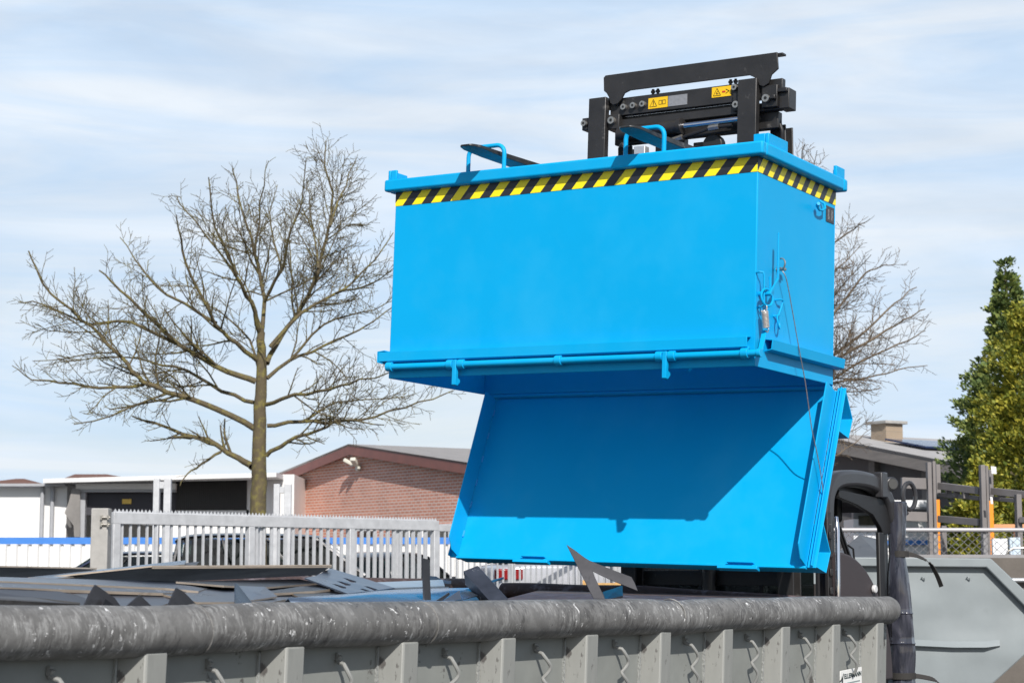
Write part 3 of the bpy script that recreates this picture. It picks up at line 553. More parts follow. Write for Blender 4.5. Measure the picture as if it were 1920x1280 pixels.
fs = [(i * n + k, i * n + (k + 1) % n, (i + 1) * n + (k + 1) % n, (i + 1) * n + k) for i in range(len(zz) - 1) for k in range(n)] + [tuple(range(n)), tuple((len(zz) - 1) * n + k for k in range(n))]
m.add(vs, fs); cur = m.build('rolled_curtain', PLAST, fl, smooth=True)
STRAP = mat('black_webbing', (.03, .028, .026), .8, bump=.2, bscale=400)
for z, tail in ((1.675, 1), (.965, .35)):
    m = MB(); rr = .056 if z > 1 else .080; m.tube([(xq + .012, yc, z - .018), (xq + .012, yc, z + .018)], rr, 20)
    P = [(xq + .05, yc + .03, z), (xq + .10, yc + .06, z - .01 * tail), (xq + .17, yc + .09, z - .05 * tail), (xq + .21, yc + .11, z - .12 * tail), (xq + .235, yc + .12, z - .19 * tail)]
    Q = sm([(p[0], p[2]) for p in P], 4); m.strip([(p[0], yc + .05 + .25 * (p[0] - xq), p[1]) for p in Q], .004, (-.006, .035, .008)) if False else None
    for i in range(len(Q) - 1):
        a = Vector((Q[i][0], yc + .03 + .3 * (Q[i][0] - xq - .05), Q[i][1])); b = Vector((Q[i + 1][0], yc + .03 + .3 * (Q[i + 1][0] - xq - .05), Q[i + 1][1])); m.beam(a, b + (b - a) * .1, .004, .032, (-.9, .2, .6))
    m.build('strap', STRAP, cur, smooth=True)

# ------------------------------------------------------------------ grey roll-off container with scrap
CO = Vector((1.92, 9.6, 1.6 - .213)); CA = (CO - Vector((-1.27, 4.71, 1.6 - .164))).normalized(); CLt = Vector((-.838, .546, .037)); CLt = (CLt - CA * CLt.dot(CA)).normalized(); CUp = CA.cross(CLt)
CM = Matrix.Translation(CO) @ Matrix((CA, CLt, CUp)).transposed().to_4x4(); CI = CM.inverted()
con = empty('scrap_container', mat=CM); tag(con, 'long dented grey steel container with a thick tube rim, full of sheet scrap', 'container')
LN, WD, DP = 6.6, 2.40, 1.30
def along(px, y=0):                                        # container x of the point on the front wall plane (local y) seen at pixel column px
    n = CM.to_3x3() @ Vector((0, 1, 0)); p = hit(px, 1180, CM @ Vector((0, y, 0)), n); return (CI @ p).x
m = MB(); n = 40; rr = .0685; vs = []; XS = [-LN + i * (LN - .055) / 220 for i in range(221)]
for i, x in enumerate(XS):
    dy = .006 * noise.noise(Vector((x * 1.3, 0, 3))); dz = .007 * noise.noise(Vector((x * 1.6, 5, 0))) - .008 * math.exp(-((x + 2.35) / .18) ** 2)
    k0 = 1 if x < -.105 else math.sqrt(max(0.02, 1 - ((x + .105) / .05) ** 2))
    for k in range(n):
        a = 2 * math.pi * k / n; r = rr * k0 * (1 + .03 * noise.noise(Vector((x * 5, math.cos(a) * 1.2, math.sin(a) * 1.2))))
        vs.append((x, dy + r * math.cos(a), dz + r * math.sin(a)))
fs = [(i * n + k, i * n + (k + 1) % n, (i + 1) * n + (k + 1) % n, (i + 1) * n + k) for i in range(len(XS) - 1) for k in range(n)] + [tuple(range(n)), tuple((len(XS) - 1) * n + k for k in range(n))]
m.add(vs, fs); m.build('rim_tube', RIMM, con, smooth=True)['label'] = 'scratched dark grey rim tube along the near side'
for x in (-2.36, -4.05, -5.12):
    m = MB(); m.ring((x, 0, -.002), (1, 0, .12), .0685, .0032, 24, 6); m.build('weld_joint', RIMM, con, smooth=True)
m = MB(); m.box(-LN, -.03, .033, .039, -DP, -.02); m.build('side_wall', GREY, con)
m = MB(); m.box(-LN, -.03, WD - .045, WD - .039, -DP, -.02); m.build('side_wall', RUST, con)
m = MB(); m.tube([(x, WD + .0 + .01 * noise.noise(Vector((x, 1, 1))), .0 + .012 * noise.noise(Vector((x * .8, 2, 1)))) for x in XS[::6]], .06, 16); m.build('rim_tube', RUST, con, smooth=True)['label'] = 'rusty rim tube on the far side'
m = MB(); m.box(-.036, -.03, .04, WD - .046, -DP, -.03); m.build('end_wall', RUST, con)
m = MB(); m.tube([(-.035 + .01 * noise.noise(Vector((0, y, 4))), y, -.015 + .02 * math.sin(math.pi * y / WD) + .015 * noise.noise(Vector((3, y * 1.7, 0)))) for y in [.07 + (WD - .14) * i / 24 for i in range(25)]], .05, 14); m.build('end_rim', RUST, con, smooth=True)['label'] = 'rusty bent rim across the far end'
m = MB(); m.box(-LN, -LN + .006, .04, WD - .046, -DP, -.03); m.build('end_wall', GREY, con)
m = MB(); m.box(-LN, -.03, .04, WD - .046, -DP, -DP + .01); m.build('container_floor', RUST, con)
m = MB(); m.box(-LN, -.05, .5, .62, -1.42, -DP - .001); m.box(-LN, -.05, WD - .62, WD - .5, -1.42, -DP - .001); m.build('floor_runner', RUST, con)
ribs = [5, 321, 577, 790, 972, 1126, 1262, 1378, 1485, 1579, 1660]
rib_x = [along(p, -.05) for p in ribs]
rx = rib_x + [rib_x[0] - (rib_x[1] - rib_x[0])]
proto = None
for x in rx:
    if proto is None:
        m = MB(); d = .076
        m.prism([(0, .032, -DP), (0, -d + .032, -DP), (-.082, -d + .032, -DP), (-.118, .032, -DP)], (0, 0, DP - .0565)); proto = m.build('rib', GREYRIB, con, bevel=.006); o = proto
    else:
        o = proto.copy(); COL.objects.link(o); o.parent = con
    o.location = (x, 0, 0)
GW = mat('grey_weld', (.30, .31, .30), .45, bump=.8, bscale=90)
for x in rx:
    m = MB(); m.box(x - .126, x - .1195, .024, .0328, -DP + .05, -.075); m.build('weld_seam', GW, con)
hooks = [120, 412, 650, 850, 1019, 1168, 1298, 1412, 1511, 1594]; hproto = None
for i, p in enumerate(hooks):
    x = along(p, .0); s = 1
    if hproto is None:
        m = MB(); P = sm([(.0, .02), (.0, -.005), (.012, -.03), (.026, -.052), (.022, -.07), (.004, -.092), (.004, -.106), (.022, -.132), (.028, -.15), (.027, -.185)], 4)
        m.tube([(a, -.002 - .018 * abs(math.sin(b * 34)) + (.03 if b > .0 else 0), b) for a, b in P], .0068, 8); m.box(-.008, .008, .022, .0325, .004, .028); hproto = m.build('tarp_hook', mat('painted_hook', (.25, .255, .245), .45, var=.15), con, smooth=True); o = hproto
    else:
        o = hproto.copy(); COL.objects.link(o); o.parent = con
    o.location = (x - .01, 0, -.115); o.rotation_euler = (0, R(random.uniform(-7, 7)), R(random.uniform(-12, 12)))
# the owner's plate hanging from the last hook
xs0 = along(1580, 0); xs1 = along(1620, 0)
n_ = CM.to_3x3() @ Vector((0, 1, 0)); ztop = (CI @ hit(1600, 1255.5, CM @ Vector((0, 0, 0)), n_)).z
m = MB(); pw = xs1 - xs0; m.box(0, pw, -.004, 0, -.16, 0); sg = m.build('name_plate', SIGNW, con, bevel=.001); sg.location = (xs0, .012, ztop); sg.rotation_euler = (0, R(-2.5), 0)
me = text_mesh('ELLERMANN', .024); lt = bpy.data.objects.new('lettering', me); COL.objects.link(lt); lt.parent = sg
me.materials.append(mat('dark_green_ink', (.02, .04, .045), .5)); wdt = max(v.co.x for v in me.vertices)
lt.rotation_euler = (R(90), 0, 0); lt.location = (pw * .17, -.0052, -.040); lt.scale = (pw * .79 / wdt, 1.3, 1)
m = MB()
for k, (a, b) in enumerate(((.30, .9), (.34, .86), (.30, .92), (.36, .8))): m.box(pw * a, pw * b, -.0052, -.0044, -.066 - k * .018, -.060 - k * .018)
m.build('small_print', mat('grey_print_ink', (.25, .30, .30), .5), sg)
m = MB(); m.prism([(pw * .06, -.0046, -.16), (pw * .20, -.0046, -.16), (pw * .20, -.0046, -.075), (pw * .10, -.0046, -.055)], (0, -.0006, 0)); m.build('emblem', GREEN, sg)
m = MB(); m.tube([(-.006, -.004, -.05), (-.005, -.018, -.03), (.006, -.018, -.012), (.010, -.012, -.03), (.010, -.01, -.07), (.014, -.01, -.13)], .0025, 6); m.build('tie_wire', mat('dark_wire', (.05, .06, .06), .5), sg, smooth=True)

# ------------------------------------------------------------------ scrap in the container
def steel(name, c, rough=.3, metal=.75):
    return mat(name, c, rough, metal, var=.25, scale=5, col2=tuple(k * .55 for k in c), amt=(.58, .7), bump=.05, bscale=25)
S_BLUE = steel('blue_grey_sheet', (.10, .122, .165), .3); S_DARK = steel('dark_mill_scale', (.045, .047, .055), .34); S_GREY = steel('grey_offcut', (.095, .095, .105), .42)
S_SKY = steel('bright_sheet', (.30, .38, .48), .26, .85); S_BAR = steel('bare_bar', (.19, .185, .18), .4)
S_EDGE = steel('lit_sawn_edge', (.42, .35, .28), .5, .4)  # bare cut edge, its lit brightness put into the colour
S_SPOT = mat('spattered_sheet', (.075, .085, .11), .35, .6, var=.3, scale=12, col2=(.75, .75, .78), amt=(.62, .65))
def wy(px, py, inset):                                     # depth of the point inset metres behind the near wall on this pixel's ray
    n = CM.to_3x3() @ Vector((0, 1, 0)); return hit(px, py, CM @ Vector((0, inset, 0)), n).y
def scrap(name, label, cat, pts, mt, th=.005, group='sheet metal scrap in the container', holes=None, bev=0):
    P = [at(px, py, wy(px, py, off)) for px, py, off in pts]
    c = sum(P, Vector()) / len(P); nrm = Vector()
    for i in range(len(P)): nrm += (P[i] - c).cross(P[(i + 1) % len(P)] - c)
    nrm.normalize()
    if nrm.dot(EYE - c) < 0: nrm = -nrm
    m = MB(); m.prism([p - c for p in P], -nrm * th); o = m.build(name, mt, None, bevel=bev); o.location = c
    o.data.materials.append(S_EDGE)
    for f in o.data.polygons:
        if len(f.vertices) == 4 and abs(f.normal.dot(nrm)) < .5 and name == 'scrap_sheet': f.material_index = 1
    return tag(o, label, cat, group)
SS = 'metal scrap'
# added dark filler plates stand in for the shade between the pieces
scrap('scrap_plate', 'big dark filler plate for shade under the whole sheet pile', SS, [(-160, 1150, .10), (920, 1136, .10), (905, 1104, 2.2), (-420, 1118, 2.2)], S_DARK, .006)
scrap('scrap_plate', 'dark filler plate for shade low in the pile beneath the open flap', SS, [(925, 1128, .12), (1660, 1122, .08), (1500, 1112, 2.0), (1010, 1106, 2.1)], RUST, .006)
# layered sheets on the left
scrap('scrap_sheet', 'long dark sheet tilted at the far back of the pile on the left', SS, [(-90, 1061, 1.15), (182, 1066.5, 1.25), (95, 1083, 1.75), (-90, 1083, 1.75)], S_DARK)
scrap('scrap_sheet', 'narrow pale sheet rising to a point beside the concrete post', SS, [(52, 1081.5, 1.1), (349, 1049.5, 1.5), (346, 1057, 1.35), (105, 1083.5, 1.0)], S_SKY)
scrap('scrap_sheet', 'small torn strip poking out beneath the pointed pale sheet', SS, [(338, 1056, 1.45), (374, 1052, 1.6), (366, 1060.5, 1.45), (320, 1062, 1.4)], S_GREY)
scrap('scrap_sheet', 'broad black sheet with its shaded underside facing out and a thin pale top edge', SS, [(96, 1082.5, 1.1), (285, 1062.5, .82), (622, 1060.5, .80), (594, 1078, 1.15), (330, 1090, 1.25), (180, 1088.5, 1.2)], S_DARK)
scrap('scrap_sheet', 'thin pale strip lying on the top edge of the broad black sheet', SS, [(282, 1061.7, .86), (623, 1059.6, .84), (622, 1061.0, .80), (285, 1062.8, .82)], S_BAR)
scrap('scrap_sheet', 'blue-grey sheet lying flat under the broad black sheet', SS, [(-70, 1079, .9), (200, 1086, .9), (420, 1092, .9), (372, 1107.5, .42), (310, 1101.5, .45), (-70, 1085.5, .45)], S_BLUE, .008)
scrap('scrap_sheet', 'water-spotted sheet with a rust-coloured edge under the flat blue-grey sheet', SS, [(-70, 1086, .5), (240, 1099, .55), (380, 1106, .55), (306, 1111, .28), (-70, 1097.5, .28)], S_SPOT, .008)
scrap('scrap_sheet', 'wet spattered sheet behind the three triangular offcuts', SS, [(165, 1112, .30), (300, 1110, .35), (345, 1122, .25), (300, 1135, .13), (170, 1135, .13)], S_SPOT, .006)
scrap('scrap_bar', 'stack of flat bars at the near left edge of the pile', 'metal scrap', [(-70, 1101, .25), (40, 1104, .25), (112, 1108, .25), (160, 1120, .18), (160, 1134, .10), (-70, 1136, .10)], S_GREY, .03)
scrap('scrap_bar', 'long light flat bar on top of the near left bar stack', 'metal scrap', [(-70, 1115, .13), (60, 1119, .13), (150, 1129, .09), (150, 1132, .09), (-70, 1120, .12)], S_BAR, .012)
scrap('scrap_strip', 'short slanting strip between the spotted sheet and the bar stack', SS, [(104, 1104, .3), (112, 1104, .3), (152, 1118, .26), (140, 1120, .26)], S_BAR, .006)
# triangular offcuts standing up at the rim
scrap('scrap_triangle', 'tallest grey triangular offcut standing upright at the tube rim', SS, [(179.5, 1095.5, .10), (215, 1120, .10), (226, 1135, .10), (157, 1137, .10), (165, 1120, .10)], S_GREY)
scrap('scrap_triangle', 'lowest and smallest grey triangular offcut at the tube rim', SS, [(262.5, 1114.5, .10), (284, 1135, .10), (238, 1136, .10)], S_GREY)
scrap('scrap_triangle', 'dark folded offcut leaning beside the tallest triangle', SS, [(198, 1122, .085), (211, 1132, .085), (213, 1136, .085), (191, 1136, .085)], S_DARK)
scrap('scrap_triangle', 'broad grey triangular offcut between the small one and the blue one', SS, [(331.5, 1101.5, .10), (344, 1108, .10), (368, 1132, .10), (316, 1134, .10), (322, 1120, .10)], S_GREY)
scrap('scrap_triangle', 'narrow blue right-angled offcut with a vertical edge', SS, [(442, 1092.5, .10), (445.5, 1094, .10), (474, 1131, .10), (442, 1132, .10)], S_SKY)
# middle of the pile
scrap('scrap_sheet', 'smooth blue-grey sheet lying flat in the middle of the pile', SS, [(285, 1091, .8), (520, 1089, .9), (600, 1110, .5), (510, 1128, .12), (370, 1128, .12), (300, 1112, .3)], S_BLUE, .006)
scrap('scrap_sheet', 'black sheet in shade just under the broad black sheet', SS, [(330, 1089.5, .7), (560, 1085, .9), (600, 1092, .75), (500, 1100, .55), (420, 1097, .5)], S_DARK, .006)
scrap('scrap_sheet', 'light blue-grey corner plate beside the narrow blue triangle', SS, [(446, 1097, .35), (497, 1099.5, .42), (520, 1117, .22), (470, 1125, .14)], S_BLUE, .005)
scrap('scrap_sheet', 'dark plate with a rounded end overhanging a black gap', SS, [(502, 1108, .4), (560, 1099, .5), (612, 1094, .55), (628, 1102.5, .42), (590, 1107, .36), (512, 1111.5, .32)], S_DARK, .008)
scrap('scrap_sheet', 'rust-edged dark plate under the perforated plate', SS, [(540, 1108, .4), (640, 1104, .5), (655, 1113.5, .34), (560, 1118, .25)], S_DARK, .006)
# plate with five slots
def slotted():
    p0 = at(650, 1092, wy(650, 1092, .62)); 
    A, B_, C_ = [at(px, py, wy(px, py, o_)) for px, py, o_ in ((590, 1087, .55), (742, 1103, .62), (620, 1066, .95))]
    nrm = (B_ - A).cross(C_ - A).normalized()
    if nrm.dot(EYE - A) < 0: nrm = -nrm
    X = lambda px, py: hit(px, py, A, nrm)
    from mathutils.geometry import tessellate_polygon
    loops = [[X(*q) - p0 for q in ((571, 1084), (592, 1080), (620, 1066), (660, 1078), (740, 1102.5), (700, 1108), (652, 1113.5))]]
    for h in (((642, 1083.5), (650, 1085), (668, 1090.5), (667, 1092.5), (658, 1092)), ((631, 1090), (640, 1091), (658, 1096.5), (656, 1098.5), (648, 1098)), ((622, 1095), (630, 1096), (649, 1101.5), (648, 1104), (640, 1103)),
              ((682, 1099.5), (688, 1099.5), (709, 1106), (706, 1107.5), (700, 1107)), ((674, 1104.5), (680, 1104.2), (693, 1108), (691, 1109.3), (686, 1109))): loops.append([X(*q) - p0 for q in h])
    ax = (B_ - A).normalized(); ay = nrm.cross(ax); flat = [[Vector((p.dot(ax), p.dot(ay), 0)) for p in lp] for lp in loops]
    bm = bmesh.new(); bv = [bm.verts.new(p) for lp in loops for p in lp]
    for t3_ in tessellate_polygon(flat): bm.faces.new([bv[k] for k in t3_])
    bmesh.ops.recalc_face_normals(bm, faces=bm.faces)
    me = bpy.data.meshes.new('slotted_plate'); bm.to_mesh(me); bm.free(); me.materials.append(S_BLUE)
    o = bpy.data.objects.new('slotted_plate', me); COL.objects.link(o); o.location = p0; s_ = o.modifiers.new('sheet', 'SOLIDIFY'); s_.thickness = .005; s_.offset = 0
    tag(o, 'blue-grey plate with five cut slots leaning in the middle of the pile', SS, 'sheet metal scrap in the container')
slotted()
# bright curved sheet
def curved():
    m = MB(); vs = []; pts_t = [(535, 1129, .12), (600, 1120, .35), (700, 1108, .55), (800, 1104.5, .62), (880, 1103, .66), (900, 1094, .8)]; pts_b = [(545, 1131, .09), (610, 1131, .09), (700, 1130, .09), (780, 1129, .09), (850, 1128, .10), (898, 1117, .35)]
    P = [at(a, b, wy(a, b, c)) for a, b, c in pts_t]; Q = [at(a, b, wy(a, b, c)) for a, b, c in pts_b]; c0 = sum(P + Q, Vector()) / 12
    for i in range(6): vs += [P[i] - c0, (P[i] + Q[i]) / 2 - c0 + Vector((0, 0, .012)), Q[i] - c0]
    m.add(vs, [(3 * i + j, 3 * i + j + 1, 3 * i + j + 4, 3 * i + j + 3) for i in range(5) for j in range(2)])
    o = m.build('scrap_sheet', S_SKY, None, smooth=True); o.location = c0; s_ = o.modifiers.new('sheet', 'SOLIDIFY'); s_.thickness = .004
    tag(o, 'large light blue curved sheet lying along the tube rim', SS, 'sheet metal scrap in the container')
curved()
scrap('scrap_channel', 'pale galvanised channel lying behind the light blue curved sheet', SS, [(703, 1091, 1.1), (830, 1086, 1.2), (834, 1098, 1.05), (726, 1101.5, .95)], mat('galvanised_offcut', (.42, .5, .55), .35, .6, var=.15), .01)
scrap('scrap_strip', 'thin pale strip under the galvanised channel', SS, [(722, 1101.5, .9), (842, 1099.5, .95), (842, 1101.2, .93), (728, 1103.5, .88)], S_BAR, .006)
scrap('scrap_bracket', 'short stepped bracket at the end of the galvanised channel', SS, [(806, 1079, 1.25), (818, 1080, 1.25), (828, 1086, 1.22), (846, 1088, 1.2), (846, 1094, 1.15), (806, 1093, 1.18)], S_GREY, .02)
scrap('scrap_strip', 'narrow dark strip standing upright out of the pile', SS, [(793, 1045.5, .12), (804.5, 1048.5, .12), (808.5, 1130, .12), (796, 1130, .12)], S_GREY, .006)
scrap('scrap_triangle', 'slim dark sliver leaning next to the upright strip', SS, [(842, 1110, .11), (843.5, 1114, .11), (826, 1129, .10), (813, 1129, .10)], S_DARK)
scrap('scrap_triangle', 'pointed blue-grey sliver leaning behind the dark sliver', SS, [(862, 1106, .13), (865, 1123, .12), (848, 1129, .10), (826, 1129, .10)], S_BLUE)
scrap('scrap_strip', 'small bar end sticking out past the square tube', SS, [(914, 1089.5, .9), (944.5, 1081, 1.0), (945, 1085, 1.0), (917, 1094, .9)], S_BLUE, .01)
# square tube with an open end
def sq_tube():
    a = at(884, 1077, wy(884, 1077, .42)); b = at(940, 1140, wy(940, 1140, .22)); d = (b - a).normalized()
    sd = d.cross(Vector((.3, -1, .15))).normalized(); u = sd.cross(d).normalized(); h = .031; i_ = .027
    def q(c, k): return [c + sd * k + u * k, c - sd * k + u * k, c - sd * k - u * k, c + sd * k - u * k]
    vs = q(a, h) + q(b, h) + q(a, i_) + q(a + d * .1, i_); vs = [v - a for v in vs]
    fs = [(k, (k + 1) % 4, 4 + (k + 1) % 4, 4 + k) for k in range(4)] + [(k, (k + 1) % 4, 8 + (k + 1) % 4, 8 + k) for k in range(4)] + [(8 + k, 8 + (k + 1) % 4, 12 + (k + 1) % 4, 12 + k) for k in range(4)] + [(12, 13, 14, 15), (4, 5, 6, 7)]
    m = MB(); m.add(vs, fs); o = m.build('square_tube', S_SPOT, None, bevel=.002); o.location = a
    tag(o, 'shiny square steel tube leaning with its open end up', 'metal scrap', 'sheet metal scrap in the container')
sq_tube()
# the pointed frame-shaped offcut in front of the flap
P0 = at(1110, 1070, wy(1110, 1070, .10)); NR = (CM.to_3x3() @ Vector((-.75, -.66, .05))).normalized()
pl = [(1062.5, 1020.5), (1078, 1031), (1096, 1044.5), (1106, 1050.5), (1150, 1068), (1184, 1081), (1190, 1092), (1196, 1107), (1150, 1089), (1118, 1074), (1111.5, 1070), (1115, 1080), (1134.5, 1122), (1122, 1122), (1113, 1122)]
m = MB(); m.prism([hit(px, py, P0, NR) - P0 for px, py in pl], -NR * .005 if NR.dot(EYE - P0) > 0 else NR * .005); o = m.build('pointed_offcut', S_GREY, None, bevel=.0008); o.location = P0
tag(o, 'pointed dark frame-shaped offcut sticking up in front of the open flap', 'metal scrap', 'sheet metal scrap in the container')
scrap('scrap_plate', 'dark bent plate under the arm of the pointed offcut', SS, [(1130, 1109, .6), (1167, 1097, .65), (1168, 1116, .5), (1135, 1124, .4)], S_DARK, .02)

# ------------------------------------------------------------------ galvanised gate, fence and posts
GALV = mat('weathered_galvanised', (.51, .52, .535), .5, .15, var=.15, scale=9)
CONC = mat('grey_concrete_post', (.36, .35, .33), .85, var=.15, scale=7, bump=.3, bscale=60)
GA = at(210, 955, 22.0); GB = at(820, 970, 26.2); GA.z = GB.z = (GA.z + GB.z) / 2
gd_ = (GB - GA); gd_.z = 0; GLEN = gd_.length; gd_.normalize(); gn_ = Vector((gd_.y, -gd_.x, 0))
GTOP = GA.z
def gm(org): return Matrix.Translation(org) @ Matrix((gd_, -gn_, Vector((0, 0, 1)))).transposed().to_4x4()
gate = empty('sliding_gate', mat=gm(Vector((GA.x, GA.y, gz(GA.y)))))
tag(gate, 'galvanised sliding gate of upright bars with a toothed top rail', 'gate')
H = GTOP - gz(GA.y)
m = MB(); m.box(0, GLEN, -.04, .04, H - .17, H - .035); m.build('top_rail', GALV, gate, bevel=.006)
m = MB(); m.box(0, GLEN, -.04, .04, .12, .28); m.build('bottom_rail', GALV, gate, bevel=.006)
for fx, wd in ((.0, .10), (GLEN * .375, .095), (GLEN * .69, .095), (GLEN - .10, .10)):
    m = MB(); m.box(fx, fx + wd, -.042, .042, .281, H - .171); m.build('frame_post', GALV, gate, bevel=.006)
m = MB(); k = 0; x = .02
while x < GLEN - .05: m.prism([(x, -.003, H - .0345), (x + .055, -.003, H - .0345), (x + .0275, -.003, H + .005)], (0, .006, 0)); x += .0555
tr_ = m.build('tooth_strip', GALV, gate); tr_['label'] = 'row of small pointed teeth along the top rail'
x = .15; pb_ = None; stops = [(GLEN * .375, GLEN * .375 + .095), (GLEN * .69, GLEN * .69 + .095)]
while x < GLEN - .14:
    if not any(a - .02 < x < b + .02 for a, b in stops):
        if pb_ is None:
            m = MB(); m.box(-.0125, .0125, -.0125, .0125, .281, H - .171); pb_ = m.build('bar', GALV, gate); o = pb_
        else: o = pb_.copy(); COL.objects.link(o); o.parent = gate
        o.location = (x, 0, 0)
    x += .122
# fixed fence panel run behind the gate, carrying on to the right
fo = Vector((GA.x, GA.y, 0)) - gn_ * 1.0 + gd_ * 1.25; fence = empty('bar_fence', mat=gm(Vector((fo.x, fo.y, gz(fo.y)))))
tag(fence, 'galvanised bar fence running behind the sliding gate and under the flap', 'fence')
FLN = GLEN + 4.6; H2 = H - .12
for z0, z1 in ((H2 - .09, H2), (.1, .2)):
    m = MB(); m.box(0, FLN, -.02, .02, z0, z1); m.build('fence_rail', GALV, fence, bevel=.004)
x = .06; pb_ = None
while x < FLN:
    if pb_ is None:
        m = MB(); m.box(-.011, .011, -.011, .011, .201, H2 - .0905); pb_ = m.build('bar', GALV, fence); o = pb_
    else: o = pb_.copy(); COL.objects.link(o); o.parent = fence
    o.location = (x, 0, 0); x += .13
x = 2.0
while x < FLN:
    m = MB(); m.box(x - .04, x + .04, .021, .10, 0, H2); m.build('fence_post', GALV, fence, bevel=.004); x += 2.55
# concrete gate post with hinge bolts
a = at(171, 952, 21.6); b = at(203, 952, 21.6); cpz = gz(21.6)
cp = empty('gate_post', (a.x, 21.6, cpz)); tag(cp, 'thick concrete gate post with two hinge bolts at the free end of the gate', 'post')
m = MB(); m.box(0, b.x - a.x, 0, .20, 0, a.z - cpz); m.build('pillar', CONC, cp, bevel=.012)
for zz in (.105, .185):
    zt = a.z - cpz - zz; m = MB(); w_ = b.x - a.x
    m.cyl((w_ - .07, -.02, zt), (w_ + .03, -.02, zt), .012, 8); m.box(w_ - .085, w_ - .06, -.035, -.0005, zt - .025, zt + .025); m.box(w_ - .005, w_ + .018, -.035, -.0005, zt - .025, zt + .025); m.build('hinge_bolt', BOLT, cp)
# twin guide posts with cross bars
for px, label in ((289, 'galvanised twin guide post nearest the concrete post'), (514, 'galvanised twin guide post beside the tree trunk')):
    Y = 25.0 if px < 400 else 27.2; t0 = 897 if px < 400 else 907
    pA = at(px, t0, Y); q = empty('guide_post', (pA.x, Y, gz(Y))); tag(q, label, 'post', 'guide posts behind the gate'); hh = pA.z - gz(Y); s_ = Y / FPX
    for dx, wd in ((0, 11), (19.5, 13)):
        m = MB(); m.box(dx * s_, (dx + wd) * s_, -.05, .05, 0, hh); m.build('upright', GALV, q, bevel=.006)
    m = MB(); m.box(11.05 * s_, 19.45 * s_, -.04, .04, hh - .13, hh - .04); m.build('cross_bar', GALV, q, bevel=.004)

